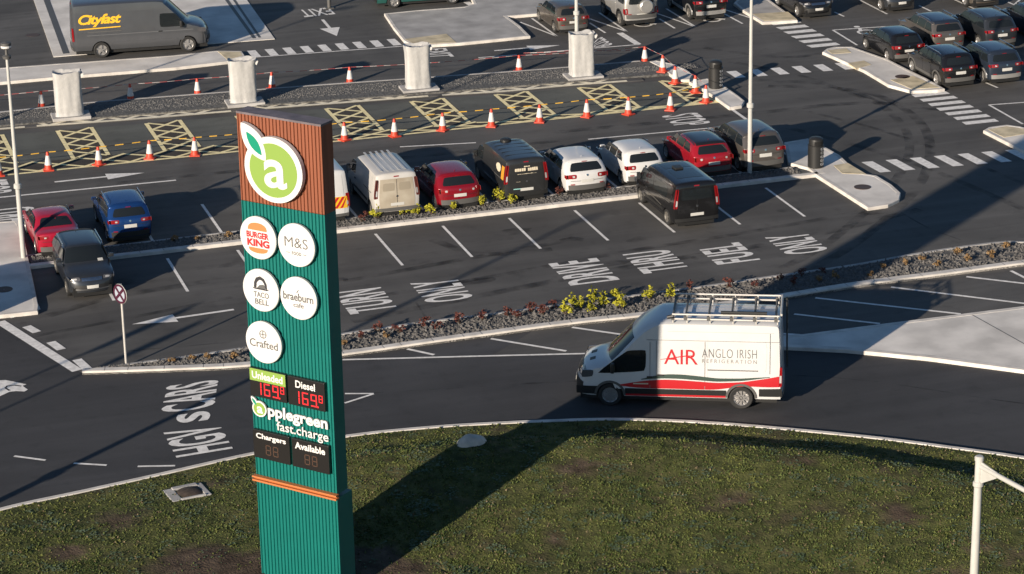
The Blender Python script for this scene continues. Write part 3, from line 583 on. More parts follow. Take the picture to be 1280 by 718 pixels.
for a0, lab in ((.03, 'Unleaded'), (1.17, 'Diesel')):
    p = panel(a0, a0 + 1.09, 4.95, 5.69)
    if lab == 'Unleaded': mk('header', ontot([(a0 + .01, 5.37), (a0 + 1.08, 5.37), (a0 + 1.08, 5.68), (a0 + .01, 5.68)], .088, .097), M_LIME, p)
    ttext('lettering', lab, a0 + (.08 if lab == 'Unleaded' else .24), a0 + (1.0 if lab == 'Unleaded' else .82), 5.43, 5.62, M_SIGNW, p, y=.101, bold=.025)
    dg = [digit(c, a0 + .16 + i * .255, 5.02, .19, .33) for i, c in enumerate('169')] + [digit('8', a0 + .91, 5.16, .12, .20)]
    dg.append(([(tx_(a0 + .86), -.094, 5.02), (tx_(a0 + .90), -.094, 5.02), (tx_(a0 + .90), -.094, 5.06), (tx_(a0 + .86), -.094, 5.06)], [(0, 1, 2, 3)]))
    [mk('digit', q, M_LED, p) for q in dg]
for a0, lab in ((.03, 'Chargers'), (1.2, 'Available')):
    p = panel(a0, a0 + 1.10, 3.33, 4.07); ttext('lettering', lab, a0 + .10, a0 + 1.0, 3.82, 4.0, M_SIGNW, p, y=.096, bold=.03)
    [mk('digit', digit('8', a0 + q, 3.45, .17, .28), M_LEDOFF, p) for q in (.37, .59)]
sm = mk('small_emblem', ontot(blob(.26, 4.63, .215, .205), .03, .07), M_SIGNW, tot); mk('leaf_plate', ontot(leafp(.02, 4.92, .2, 4.7, .07), .03, .069), M_SIGNW, sm)
mk('apple', ontot(blob(.26, 4.63, .175, .165), .069, .076), M_LIME, sm); mk('leaf', ontot(leafp(.05, 4.88, .18, 4.72, .035), .069, .078), M_LEAF, sm); ttext('lettering', 'a', .19, .37, 4.52, 4.70, M_SIGNW, sm, y=.08, bold=.03)
ttext('lettering', 'pplegreen', .50, 2.28, 4.40, 4.79, M_SIGNW, tot, y=.035, bold=.03, ex=.02); ttext('lettering', 'fast.charge', .74, 2.28, 4.09, 4.40, M_SIGNW, tot, y=.03, bold=.006, ex=.015)

# ------------------------------------------------------------------ vehicles
def chaikin(p, it=2):
    for _ in range(it):
        q = [p[0]]
        for a, b in zip(p[:-1], p[1:]):
            q += [(a[0] * .75 + b[0] * .25, a[1] * .75 + b[1] * .25), (a[0] * .25 + b[0] * .75, a[1] * .25 + b[1] * .75)]
        p = q + [p[-1]]
    return p
class Body:
    """a vehicle skin: a side silhouette swept across, with tumblehome, rounded corners in plan and real wheel-arch cut-outs"""
    def __init__(s, L, Wd, prof, zb, tum, sill, xr, xf, Rw, kr=.06, kf=.13, bow_r=.10, bow_f=.22, re=.07, it=2, arch=1.13):
        s.L, s.W, s.zb, s.tum, s.sill, s.xr, s.xf, s.R, s.kr, s.kf, s.br, s.bf, s.re, s.ra = L, Wd, zb, tum, sill, xr, xf, Rw, kr, kf, bow_r, bow_f, re, Rw * arch
        p = chaikin([(-L / 2 + f * L, z) for f, z in prof], it); q = [p[0]]
        for a, b in zip(p[:-1], p[1:]):
            n = max(1, int(math.hypot(b[0] - a[0], b[1] - a[1]) / .05))
            for k in range(1, n + 1): q.append((a[0] + (b[0] - a[0]) * k / n, a[1] + (b[1] - a[1]) * k / n))
        s.p = np.array(q); s.n = len(q); s.H = s.p[:, 1].max()
        t = np.gradient(s.p, axis=0); t /= np.linalg.norm(t, axis=1)[:, None]; s.N = np.stack([-t[:, 1], t[:, 0]], 1)
        s.im = int(np.argmax(s.p[:, 1]))
    def w(s, x, z):
        u = max(0, (-x - (s.L / 2 - .55)) / .55); v_ = max(0, (x - (s.L / 2 - .8)) / .8); k = 1 - s.kr * u * u - s.kf * v_ * v_
        if z < s.zb: f = 1 - .05 * ((s.zb - z) / (s.zb - s.sill)) ** 2.2 - .018 * (1 - min(1, (s.zb - z) / .25))
        else: f = .982 - s.tum * ((z - s.zb) / (s.H - s.zb)) ** 1.1
        return s.W / 2 * k * f
    def at(s, i):
        i = max(0, min(s.n - 1.001, i)); k = int(i); t = i - k; return s.p[k] * (1 - t) + s.p[k + 1] * t, s.N[k] * (1 - t) + s.N[k + 1] * t
    def top(s, i, t, off=0.):
        P, N = s.at(i); y = s.w(*P) * t; g = abs(t) ** 7
        x = P[0] + N[0] * (off - s.re * g); z = P[1] + N[1] * (off - s.re * g) - .03 * t * t * max(0, N[1])
        x -= N[0] * (s.br if N[0] < 0 else s.bf) * t * t
        return (x, y + off * (.35 if t > .9 else -.35 if t < -.9 else 0), z)
    def rear(s, z): return float(np.interp(z, s.p[:s.im + 1, 1], np.arange(s.im + 1)))
    def front(s, z): return float(np.interp(-z, -s.p[s.im:, 1], np.arange(s.im, s.n)))
    def atx(s, x): return float(np.interp(x, s.p[:, 0], np.arange(s.n)))
    def zsill(s, x):
        z = s.sill
        for c in (s.xr, s.xf):
            if abs(x - c) < s.ra: z = max(z, s.R + math.sqrt(s.ra ** 2 - (x - c) ** 2))
        return z
    def mesh(s, ts=(-1, -.97, -.9, -.78, -.6, -.35, 0, .35, .6, .78, .9, .97, 1), m=9):
        v, f = [], []; nt_ = len(ts)
        for i in range(s.n): v += [s.top(i, t) for t in ts]
        for i in range(s.n - 1): f += [(i * nt_ + k, i * nt_ + k + 1, (i + 1) * nt_ + k + 1, (i + 1) * nt_ + k) for k in range(nt_ - 1)]
        for sg in (-1, 1):
            o = len(v)
            for i in range(s.n):
                P = s.p[i]; T = s.top(i, sg); zl = min(s.zsill(T[0]), T[2])
                for j in range(m + 1):
                    z = zl + (T[2] - zl) * j / m
                    v.append(T if j == m else (T[0], sg * s.w(P[0], z), z))
                v.append((T[0], sg * (s.w(P[0], zl) - .05), zl))
            mm = m + 2
            for i in range(s.n - 1):
                for j in range(m): 
                    q = (o + i * mm + j, o + (i + 1) * mm + j, o + (i + 1) * mm + j + 1, o + i * mm + j + 1); f.append(q if sg < 0 else q[::-1])
                q = (o + i * mm, o + (i + 1) * mm, o + (i + 1) * mm + m + 1, o + i * mm + m + 1); f.append(q if sg > 0 else q[::-1])
        bm = bmesh.new(); bv = [bm.verts.new(p) for p in v]
        for q in f:
            try: bm.faces.new([bv[i] for i in q])
            except ValueError: pass
        bmesh.ops.remove_doubles(bm, verts=bm.verts, dist=.0006); bmesh.ops.dissolve_degenerate(bm, dist=.0004, edges=bm.edges)
        bmesh.ops.recalc_face_normals(bm, faces=bm.faces)
        bm.verts.index_update(); r = [tuple(q.co) for q in bm.verts], [tuple(q.index for q in k.verts) for k in bm.faces]; bm.free(); return r
    def _patch(s, fn, c, nu, nv, off, rnd):
        """c: four corners BL, BR, TR, TL in the parameter space of fn(a, b, off)"""
        c = [np.array(q, float) for q in c]; v = []; idx = {}
        def par(a, b):
            if rnd: x, y = a * 2 - 1, b * 2 - 1; x, y = x * (1 - rnd * abs(y) ** 5), y * (1 - rnd * abs(x) ** 5); a, b = (x + 1) / 2, (y + 1) / 2
            return c[0] * (1 - a) * (1 - b) + c[1] * a * (1 - b) + c[2] * a * b + c[3] * (1 - a) * b
        for j in range(nv + 1):
            for i in range(nu + 1): q = par(i / nu, j / nv); v.append(fn(q[0], q[1], off))
        f = [(j * (nu + 1) + i, j * (nu + 1) + i + 1, (j + 1) * (nu + 1) + i + 1, (j + 1) * (nu + 1) + i) for j in range(nv) for i in range(nu)]
        ring = [(i, 0) for i in range(nu + 1)] + [(nu, j) for j in range(1, nv + 1)] + [(i, nv) for i in range(nu - 1, -1, -1)] + [(0, j) for j in range(nv - 1, 0, -1)]
        o = len(v)
        for i, j in ring: q = par(i / nu, j / nv); v.append(fn(q[0], q[1], -.02))
        m = len(ring)
        for k in range(m):
            a, b = ring[k], ring[(k + 1) % m]; f.append((a[1] * (nu + 1) + a[0], o + k, o + (k + 1) % m, b[1] * (nu + 1) + b[0]))
        return v, f
    def tp(s, i0, i1, t0, t1, off=.006, t0b=None, t1b=None, nu=10, nv=6, rnd=.0):
        """patch on the swept skin between silhouette positions i0 and i1"""
        t0b = t0 if t0b is None else t0b; t1b = t1 if t1b is None else t1b
        return s._patch(lambda a, b, o: s.top(b, a, o), [(t0, i0), (t1, i0), (t1b, i1), (t0b, i1)], nu, nv, off, rnd)
    def sp(s, c, sg, off=.006, nu=8, nv=5, rnd=0.):
        """patch on a side, corners in (x, z)"""
        return s._patch(lambda x, z, o: (x, sg * (s.w(x, z) + o), z), c, nu, nv, off, rnd)
_wheel = {}
def wheel_mesh(r, w, kind):
    k = (r, w, kind)
    if k in _wheel: return _wheel[k]
    rr = r * .66; h = w / 2
    tyre = lathe([(rr, -h * .9), (r * .9, -h), (r * .97, -h * .85), (r, -h * .5), (r, h * .5), (r * .97, h * .85), (r * .9, h), (rr, h * .9)], 28, axis='y', cap=False)
    rim = [lathe([(rr + .005, -h * .92), (rr, -h * .80), (rr * .93, -h * .70), (rr * .90, -h * .35), (.0, -h * .3)], 28, axis='y', cap=False), lathe([(rr * .25, -h * .78), (rr * .2, -h * .84), (0, -h * .84)], 12, axis='y', cap=False)]
    n = {'van': 10, 'five': 5, 'steel': 8}[kind]
    for q in range(n):
        a = 6.2832 * q / n; ca, sa = math.cos(a), math.sin(a); b = box(0, 0, 0, rr * (.2 if n > 7 else .26), .03, rr * .8)
        rim.append(([(x * ca + (z + rr * .52) * sa, y - h * .72, -x * sa + (z + rr * .52) * ca) for x, y, z in b[0]], b[1]))
    def me(nm, vf, m):
        o = mk(nm, vf, m, None, smooth=True, ang=40); d_ = o.data; bpy.data.objects.remove(o); return d_
    dark = mat('rim_shadow', (.03, .03, .03), .6)
    _wheel[k] = (me('wheel', tyre, M_RUB), lambda m: me('rim', join(*rim), m)); return _wheel[k]
_rims = {}
def obj(name, data, parent, loc=(0, 0, 0), rz=0.):
    o = bpy.data.objects.new(name, data); COL.objects.link(o); o.parent = parent; o.location = loc; o.rotation_euler = (0, 0, rz); return o

PROF = {
 'hatch': [(0, .30), (.001, .45), (.002, .70), (.010, .93), (.024, 1.0), (.095, 1.33), (.115, 1.40), (.17, 1.435), (.36, 1.46), (.50, 1.44), (.565, 1.385), (.72, .985), (.755, .94), (.87, .86), (.945, .74), (.98, .60), (.998, .46), (1, .28)],
 'suv': [(0, .34), (.001, .5), (.002, .80), (.012, 1.08), (.026, 1.14), (.085, 1.50), (.10, 1.58), (.15, 1.625), (.36, 1.66), (.52, 1.64), (.585, 1.58), (.725, 1.13), (.755, 1.08), (.87, 1.01), (.955, .90), (.985, .74), (.998, .55), (1, .33)],
 'sedan': [(0, .30), (.001, .48), (.003, .80), (.010, .98), (.02, 1.035), (.05, 1.065), (.15, 1.08), (.29, 1.375), (.34, 1.41), (.44, 1.43), (.54, 1.40), (.595, 1.34), (.735, .98), (.765, .94), (.88, .85), (.95, .74), (.983, .6), (.998, .46), (1, .28)],
 'offroad': [(0, .42), (.001, .6), (.002, 1.0), (.006, 1.5), (.014, 1.74), (.03, 1.80), (.2, 1.82), (.45, 1.82), (.56, 1.80), (.60, 1.73), (.69, 1.22), (.715, 1.17), (.9, 1.12), (.965, 1.05), (.985, .85), (.998, .6), (1, .42)],
 'midvan': [(0, .34), (.001, .55), (.003, 1.05), (.010, 1.68), (.016, 1.84), (.028, 1.93), (.05, 1.96), (.3, 1.97), (.58, 1.955), (.655, 1.91), (.69, 1.83), (.835, 1.25), (.865, 1.19), (.94, 1.05), (.978, .88), (.994, .62), (1, .45), (1.0001, .28)],
 'panelvan': [(0, .38), (.001, .6), (.003, 1.2), (.009, 2.02), (.014, 2.22), (.024, 2.32), (.045, 2.35), (.3, 2.36), (.60, 2.35), (.675, 2.30), (.705, 2.20), (.845, 1.34), (.865, 1.26), (.945, 1.13), (.980, .98), (.995, .70), (1, .5), (1.0001, .32)],
 'highvan': [(0, .38), (.0008, .62), (.004, 1.3), (.010, 2.30), (.014, 2.48), (.022, 2.55), (.042, 2.59), (.2, 2.60), (.56, 2.59), (.61, 2.56), (.675, 2.36), (.725, 2.12), (.845, 1.36), (.862, 1.28), (.93, 1.17), (.965, 1.08), (.985, .93), (.997, .66), (1, .5), (1.0001, .32)],
}
DIM = {  # L, W, belt, tumblehome, sill, rear axle, front axle, wheel radius, side-window front edges
 'hatch': (4.15, 1.78, .98, .20, .24, -1.28, 1.27, .315), 'suv': (4.45, 1.85, 1.12, .19, .30, -1.37, 1.33, .35), 'sedan': (4.6, 1.8, 1.0, .21, .24, -1.37, 1.38, .32),
 'offroad': (4.0, 1.84, 1.2, .10, .44, -1.2, 1.25, .39), 'midvan': (5.0, 1.95, 1.10, .13, .30, -1.55, 1.50, .335), 'panelvan': (5.93, 2.0, 1.15, .12, .34, -1.72, 1.95, .345), 'highvan': (5.98, 2.05, 1.08, .10, .32, -1.80, 1.95, .345)}
def paint(n, c, metal=0., rough=.28, coat=.6, var=0., **k): return mat(n, c, rough, metal, .5, coat, var=var, **k)
P_GLOSSB = paint('gloss_black', (.012, .012, .013))

def vehicle(kind, name, label, cat, x, y, head, pm, roof=None, rim=M_RIM, rimk='five', dims=None, clad=None, rails=None, group='vehicles parked around the car park', tint=M_GLASS, lens=M_RED, doors_rear=False, dirty=None, sc=.88):
    L, Wd, zb, tum, sill, xr, xf, Rw = dims or DIM[kind]
    van = kind in ('midvan', 'panelvan', 'highvan')
    B = Body(L, Wd, PROF[kind], zb, tum, sill, xr, xf, Rw, kr=.02 if van else .06, kf=.10 if van else .13, bow_r=.03 if van else .10, bow_f=.20, re=.05 if van else .07, it=2)
    root = thing(name, label, cat, (x, y, 0), R(head), group); root.scale = (sc, sc, sc)
    mk('body', B.mesh(), pm, root, smooth=True, ang=38)
    h = L / 2; H = B.H; IR, IF, AX = B.rear, B.front, B.atx
    mk('underbody', join(box(0, 0, (sill + .16) / 2 + .10, L * .94, Wd * .80, .36), box((xr + xf) / 2, 0, sill + .12, (xf - xr) - 2 * B.ra, Wd * .90, .2)), M_BLACK, root)
    for xx in (xr, xf):
        mk('wheel_arch', join(*[([(xx + B.ra * 1.02 * math.cos(t), sg * yy, Rw + B.ra * 1.02 * math.sin(t)) for yy in (Wd / 2 - .10, Wd / 2 - .36) for t in [math.pi * (i / 12 * 1.1 - .05) for i in range(13)]], [(i, i + 1, 14 + i, 13 + i) for i in range(12)] ) for sg in (-1, 1)]), M_BLACK, root)
    # glass
    if kind == 'highvan': ws0, ws1 = AX(-h + .728 * L), AX(-h + .842 * L)
    elif van: ws0, ws1 = AX(-h + .705 * L), AX(-h + .832 * L)
    elif kind == 'offroad': ws0, ws1 = AX(-h + .612 * L), AX(-h + .685 * L)
    else: ws0, ws1 = AX(-h + .575 * L), AX(-h + (.715 if kind != 'sedan' else .728) * L)
    mk('windscreen', B.tp(ws0, ws1, -.88, .88, t0b=-.93, t1b=.93, nv=8, nu=12, rnd=.03), tint, root, smooth=True)
    S_ = lambda q: -h + q * L
    if van:
        for sg in (-1, 1):
            zt = {'midvan': 1.66, 'panelvan': 1.76, 'highvan': 1.74}[kind]; z0 = zb + .02
            if kind == 'highvan': c = [(S_(.655), z0), (S_(.893), z0 - .10), (S_(.742), zt - .03), (S_(.652), zt)]
            else: c = [(S_(.635), z0), (S_(.825), z0), (S_(.75), zt - .02), (S_(.637), zt)]
            if sg < 0: c = [c[1], c[0], c[3], c[2]]
            mk('side_window', B.sp(c, sg, .006, 8, 5, .06), tint, root, smooth=True)
            dz = sill + .18
            dr = mk('door', B.sp([(S_(.605), dz), (S_(.80), dz + .05), (S_(.835), zb - .04), (S_(.605), zb - .04)], sg, .004, 8, 6), pm, root, smooth=True)
            mk('door_handle', box(S_(.635), sg * (B.w(S_(.635), zb - .16) + .02), zb - .14, .17, .035, .045, .012), M_BLACK, dr)
            sdz = zt + {'midvan': .02, 'panelvan': .2, 'highvan': .34}[kind]; rz_ = {'midvan': .06, 'panelvan': .02, 'highvan': -.09}[kind]; mz = {'midvan': .50, 'panelvan': .55, 'highvan': .40}[kind]; mh = .17 if kind == 'highvan' else .11
            if sg == 1 or kind != 'midvan':
                mk('load_door' , B.sp([(S_(.36), dz), (S_(.595), dz), (S_(.595), sdz), (S_(.36), sdz)], sg, .004, 8, 8), pm, root, smooth=True)
            mk('slide_rail', B.sp([(S_(.12), zb - rz_), (S_(.36), zb - rz_), (S_(.36), zb - rz_ + .03), (S_(.12), zb - rz_ + .03)], sg, .010, 6, 1), M_DARKG, root)
            for a, b in ((.08, .33), ):
                mk('pressed_panel', B.sp([(S_(a), zb + .06), (S_(b), zb + .06), (S_(b), sdz), (S_(a), sdz)], sg, .007, 6, 6, .05), pm, root, smooth=True)
            mk('sill_moulding', B.sp([(xr + B.ra + .04, mz), (xf - B.ra - .04, mz), (xf - B.ra - .04, mz + mh), (xr + B.ra + .04, mz + mh)], sg, .014, 8, 2), pm if kind == 'panelvan' else M_BLACK, root)
    else:
        zt = H - {'hatch': .10, 'suv': .12, 'sedan': .10, 'offroad': .13}[kind]; z0 = zb + .035
        panes = {'hatch': [(.135, .205, .315, .315), (.325, .325, .515, .50), (.525, .51, .66, .575)], 'suv': [(.075, .14, .245, .245), (.255, .255, .45, .445), (.46, .455, .675, .575)],
                 'sedan': [(.20, .30, .325, .325), (.335, .335, .515, .50), (.525, .51, .685, .60)], 'offroad': [(.05, .06, .25, .25), (.27, .27, .44, .44), (.46, .46, .66, .60)]}[kind]
        for sg in (-1, 1):
            for k, (a0, a1, b0, b1) in enumerate(panes):
                c = [(S_(a0), z0), (S_(b0), z0), (S_(b1), zt if k else zt - .02), (S_(a1), zt - (.04 if k == 0 else 0))]
                if kind == 'offroad' and k == 2: c[2] = (S_(.61), zt)
                if sg < 0: c = [c[1], c[0], c[3], c[2]]
                mk('side_window', B.sp(c, sg, .006, 6, 4, .04), tint, root, smooth=True)
            for a, b in ((.325, .52), (.525, .715)):
                dz = sill + .10; x0 = max(S_(a), xr + B.ra * .55) if a < .4 else S_(a)
                dr = mk('door', B.sp([(max(x0, xr + B.ra + .03), dz), (min(S_(b), xf - B.ra - .03), dz), (min(S_(b), xf - B.ra * .8), zb - .01), (x0, zb - .01)], sg, .004, 6, 6), pm, root, smooth=True)
                mk('door_handle', box(S_(a) + .16, sg * (B.w(S_(a), zb - .13) + .018), zb - .12, .18, .03, .035, .01), pm, dr)
            if clad:
                mk('sill_cladding', B.sp([(xr + B.ra, sill + .0), (xf - B.ra, sill + .0), (xf - B.ra, sill + .15), (xr + B.ra, sill + .15)], sg, .012, 8, 2), clad, root)
            if clad or kind == 'offroad':
                for xx in (xr, xf):
                    n = 14; v = []; f = []
                    for i in range(n + 1):
                        t = math.pi * i / n
                        for r_, o_ in ((B.ra * .98, -.02), (B.ra * .98, .02), (B.ra + .07, .018), (B.ra + .075, -.02)):
                            px, pz = xx + r_ * math.cos(t), max(Rw + r_ * math.sin(t), sill); v.append((px, sg * (B.w(px, pz) + o_), pz))
                    for i in range(n): f += [(i * 4 + q, i * 4 + q + 1, i * 4 + q + 5, i * 4 + q + 4) for q in range(3)]
                    mk('arch_moulding', (v, f), clad or M_BLACK, root, smooth=True)
            if rails:
                zz_ = H + .03; yy = B.w(0, H - .1) - .02
                mk('roof_rail', join(tube((S_(.16), sg * yy, H - .05), (S_(.20), sg * (yy + .0), zz_ - .03), .018), tube((S_(.20), sg * yy, zz_ - .03), (S_(.53), sg * yy, zz_ - .015), .018), tube((S_(.53), sg * yy, zz_ - .015), (S_(.56), sg * yy, H - .08), .018)), rails, root, smooth=True)
    if roof: mk('roof_panel', B.tp(IR(H - .06), ws0, -.97, .97, .006, nu=10, nv=12), roof, root, smooth=True)
    # rear end
    pl = mk('number_plate', B.tp(IR({'midvan': .58, 'panelvan': .62, 'highvan': .62, 'suv': .72, 'offroad': .62, 'hatch': .60, 'sedan': .62}[kind]), IR({'midvan': .70, 'panelvan': .74, 'highvan': .74, 'suv': .86, 'offroad': .74, 'hatch': .72, 'sedan': .74}[kind]), -.30, .30, .014, nu=6, nv=2), M_PLATE, root)
    if van:
        zt_ = {'midvan': 1.72, 'panelvan': 2.15, 'highvan': 2.4}[kind]
        for t0, t1 in ((-.80, -.012), (.012, .80)):
            mk('rear_door', B.tp(IR(.50), IR(zt_), t0, t1, .008, nu=6, nv=14), dirty or pm, root, smooth=True)
        mk('door_gap', B.tp(IR(.52), IR(zt_ - .02), -.012, .012, .004, nu=2, nv=14), M_BLACK, root)
        for t0, t1 in ((-.98, -.87), (.87, .98)):
            lo_, hi_ = {'midvan': (.92, 1.72), 'panelvan': (.78, 1.35), 'highvan': (.74, 1.30)}[kind]
            tl = mk('tail_light', B.tp(IR(lo_), IR(hi_), t0, t1, .012, nu=4, nv=8, rnd=.08), lens, root, smooth=True)
            mk('lens', B.tp(IR(lo_ + (hi_ - lo_) * .12), IR(lo_ + (hi_ - lo_) * .42), t0 + .015, t1 - .015, .016, nu=3, nv=3, rnd=.1), M_CLEAR, tl)
            sg = 1 if t0 > 0 else -1; c = [(-h + .04, lo_), (-h + .13, lo_), (-h + .11, hi_), (-h + .04, hi_)]
            st = mk('tail_light', B.sp(c if sg > 0 else [c[1], c[0], c[3], c[2]], sg, .017, 3, 6), lens, root)
            if kind == 'highvan': c = [(-h + .055, .84), (-h + .115, .84), (-h + .11, 1.06), (-h + .055, 1.06)]; mk('lens', B.sp(c if sg > 0 else [c[1], c[0], c[3], c[2]], sg, .021, 3, 4), M_CLEAR, st)
        mk('rear_bumper', B.tp(IR(.36), IR(.50), -1, 1, .03, nu=12, nv=3), M_DARKG if kind != 'midvan' or dirty else M_BLACK, root, smooth=True)
        mk('brake_light', B.tp(IR(zt_ + .07), IR(zt_ + .115), -.13, .13, .014, nu=3, nv=1), M_RED, root)
    else:
        gz = {'hatch': (1.03, 1.31), 'suv': (1.17, 1.47), 'sedan': (1.12, 1.34), 'offroad': (1.22, 1.66)}[kind]
        mk('rear_window', B.tp(IR(gz[0]), IR(gz[1]), -.80, .80, .008, t0b=-.72, t1b=.72, nu=10, nv=6, rnd=.06), tint, root, smooth=True)
        if kind in ('hatch', 'suv'):
            mk('spoiler', B.tp(IR(gz[1] + .03), IR(H - .045), -.86, .86, .03, nu=10, nv=3), roof or pm, root, smooth=True)
        mk('brake_light', B.tp(IR(gz[1] + .012), IR(gz[1] + .032), -.14, .14, .016, nu=3, nv=1), M_RED, root)
        lz = {'hatch': (.76, .93), 'suv': (.92, 1.07), 'sedan': (.80, .95), 'offroad': (.72, 1.02)}[kind]; tw = .52 if kind != 'offroad' else .82
        for sg in (-1, 1):
            t0, t1 = (tw, .985) if sg > 0 else (-.985, -tw); sk = .02
            tl = mk('tail_light', B.tp(IR(lz[0]), IR(lz[1]), t0, t1, .012, nu=7, nv=4, rnd=.1), lens, root, smooth=True)
            m0, m1 = (t0 + .08, t0 + .19) if sg > 0 else (t1 - .19, t1 - .08)
            mk('lens', B.tp(IR(lz[0] + .04), IR(lz[1] - .05), m0, m1, .016, nu=3, nv=2, rnd=.1), M_CLEAR, tl)
            c = [(-h + .06, lz[0]), (-h + .24, lz[0] + .05), (-h + .24, lz[1] - .02), (-h + .09, lz[1])]
            mk('tail_light', B.sp(c if sg > 0 else [c[1], c[0], c[3], c[2]], sg, .008, 4, 3), lens, root)
        mk('rear_bumper', B.tp(IR(sill + .06), IR(sill + .26), -.92, .92, .022, nu=12, nv=3), clad or M_DARKG, root, smooth=True)
        mk('tailgate_seam', B.tp(IR(lz[0] - .10), IR(lz[0] - .085), -.80, .80, .004, nu=10, nv=1), M_BLACK, root)
        for sg in (-1, 1): mk('reflector', B.tp(IR(sill + .27), IR(sill + .31), sg * .72 - .1, sg * .72 + .1, .016, nu=3, nv=1), M_RED, root)
    mk('badge', B.tp(IR(zb - .16), IR(zb - .08), -.05, .05, .016, nu=3, nv=3, rnd=.2), M_CHROME, root)
    # front end
    fz = {'hatch': (.62, .74), 'suv': (.78, .90), 'sedan': (.62, .74), 'offroad': (.82, 1.02), 'midvan': (.74, .96), 'panelvan': (.84, 1.06), 'highvan': (.86, 1.10)}[kind]
    for sg in (-1, 1):
        t0, t1 = (.52, .98) if sg > 0 else (-.98, -.52)
        hl = mk('headlight', B.tp(IF(fz[1]), IF(fz[0]), t0, t1, .012, nu=6, nv=4, rnd=.12), mat('headlight_dark', (.08, .08, .085), .08, coat=1.), root, smooth=True)
        m = (t0 + t1) / 2; mk('lens', B.tp(IF(fz[1] - .03), IF(fz[0] + .03), m - .13, m + .08, .018, nu=4, nv=3, rnd=.15), M_CLEAR, hl)
        c = [(h - .55, fz[0] + .05), (h - .22, fz[0] + .0), (h - .24, fz[1] - .01), (h - .58, fz[1])]
        mk('headlight', B.sp(c if sg > 0 else [c[1], c[0], c[3], c[2]], sg, .008, 4, 3, .1), mat('headlight_dark', (.08, .08, .085), .08, coat=1.), root, smooth=True)
    mk('grille', B.tp(IF(fz[1] - .03), IF(fz[0] - .02), -.48, .48, .010, nu=8, nv=3), M_BLACK, root); 
    for q in (.2, .5, .8): 
        if kind in ('suv', 'midvan'): zq = fz[1] - .03 - q * (fz[1] - fz[0] + .0); mk('grille_bar', B.tp(IF(zq + .012), IF(zq - .012), -.47, .47, .018, nu=8, nv=1), M_CHROME if kind == 'suv' else M_DARKG, root)
    mk('front_bumper', B.tp(IF(sill + .30), IF(sill + .10), -.85, .85, .014, nu=12, nv=3), M_BLACK, root, smooth=True)
    mk('number_plate', B.tp(IF(sill + .30), IF(sill + .18), -.28, .28, .022, nu=6, nv=2), M_PLATE, root)
    # mirrors, wheels
    xm = S_({'hatch': .645, 'suv': .65, 'sedan': .665, 'offroad': .63, 'midvan': .775, 'panelvan': .785, 'highvan': .812}[kind]); zm = zb + (.10 if not van else .14); hh = .15 if not van else .30
    for sg in (-1, 1):
        yw = B.w(xm, zm)
        mi = mk('wing_mirror', join(box(xm, sg * (yw + .13), zm, .11, .20 if not van else .16, hh, .035), box(xm + .01, sg * (yw + .02), zm - hh * .35, .07, .12, .05, .01)), (pm if not van else M_BLACK), root, smooth=True, ang=50)
        mk('mirror_glass', box(xm - .058, sg * (yw + .13), zm, .006, .15 if not van else .12, hh * .75), M_CHROME, mi)
    wm = wheel_mesh(round(Rw, 3), .215 if not van else .22, rimk); kk = (Rw, rimk, rim.name, van)
    if kk not in _rims: _rims[kk] = wm[1](rim)
    for xx in (xr, xf):
        for sg in (-1, 1):
            t = obj('wheel', wm[0], root, (xx, sg * (Wd / 2 - .125), Rw), 0 if sg < 0 else math.pi); obj('rim', _rims[kk], t)
    if not van or kind == 'midvan':
        if kind in ('hatch', 'suv', 'sedan'): mk('aerial', tube((S_(.19), 0, H - .04), (S_(.172), 0, H + .035), .018, .006, 6), pm, root)
    return root, B

# ---- decals printed on a vehicle's side
def side_text(B, body, x0, x1, z0, z1, sg, m, par, off=.012, bold=0., sp=1., shear=0., nm='lettering'):
    v, f = text2d(body, bold, 0., shear, sp)
    return mk(nm, ([(x0 + p[0] * (x1 - x0), sg * (B.w(x0 + p[0] * (x1 - x0), z0 + p[1] * (z1 - z0)) + off), z0 + p[1] * (z1 - z0)) for p in v], f), m, par)
def rear_text(B, body, t0, t1, z0, z1, m, par, off=.016, bold=0., sp=1.):
    v, f = text2d(body, bold, 0., 0., sp)
    return mk('lettering', ([B.top(B.rear(z0 + p[1] * (z1 - z0)), -(t0 + p[0] * (t1 - t0)) * -1, off) for p in v], f), m, par)
def side_band(B, xs, lo, hi, sg, m, par, off=.010, nm='stripe'):
    X = np.linspace(min(xs), max(xs), 40); o = np.argsort(xs); L_ = np.interp(X, np.array(xs)[o], np.array(lo)[o]); H_ = np.interp(X, np.array(xs)[o], np.array(hi)[o])
    if len(xs) > 3:
        kk = np.array([1, 2, 3, 2, 1]) / 9; L_ = np.convolve(np.pad(L_, 2, 'edge'), kk, 'valid'); H_ = np.convolve(np.pad(H_, 2, 'edge'), kk, 'valid')
    v, f = [], []
    for x, a, b in zip(X, L_, H_):
        for q in range(4): z = a + (b - a) * q / 3; v.append((x, sg * (B.w(x, z) + off), z))
    f = [(i * 4 + q, i * 4 + 4 + q, i * 4 + 5 + q, i * 4 + 1 + q) for i in range(39) for q in range(3)]
    return mk(nm, (v, f), m, par, smooth=True)
P_WHITE = paint('white_paint', (.56, .56, .56), 0, .3, var=.03, vscale=2)
P_OFFW = paint('road_dirty_white', (.52, .51, .49), 0, .38, .3, col2=(.47, .45, .42), vscale=1.6)
M_DIRT = paint('grimy_white', (.40, .36, .29), 0, .6, 0., col2=(.29, .245, .185), vscale=1.4)
P_GREYV = paint('slate_grey_metal', (.12, .125, .135), .55, .3, var=.05, vscale=2)
P_BLACK = paint('black_metal', (.010, .010, .011), .2, .2); P_CHAR = paint('charcoal_paint', (.030, .031, .032), .3, .32, var=.08, vscale=2)
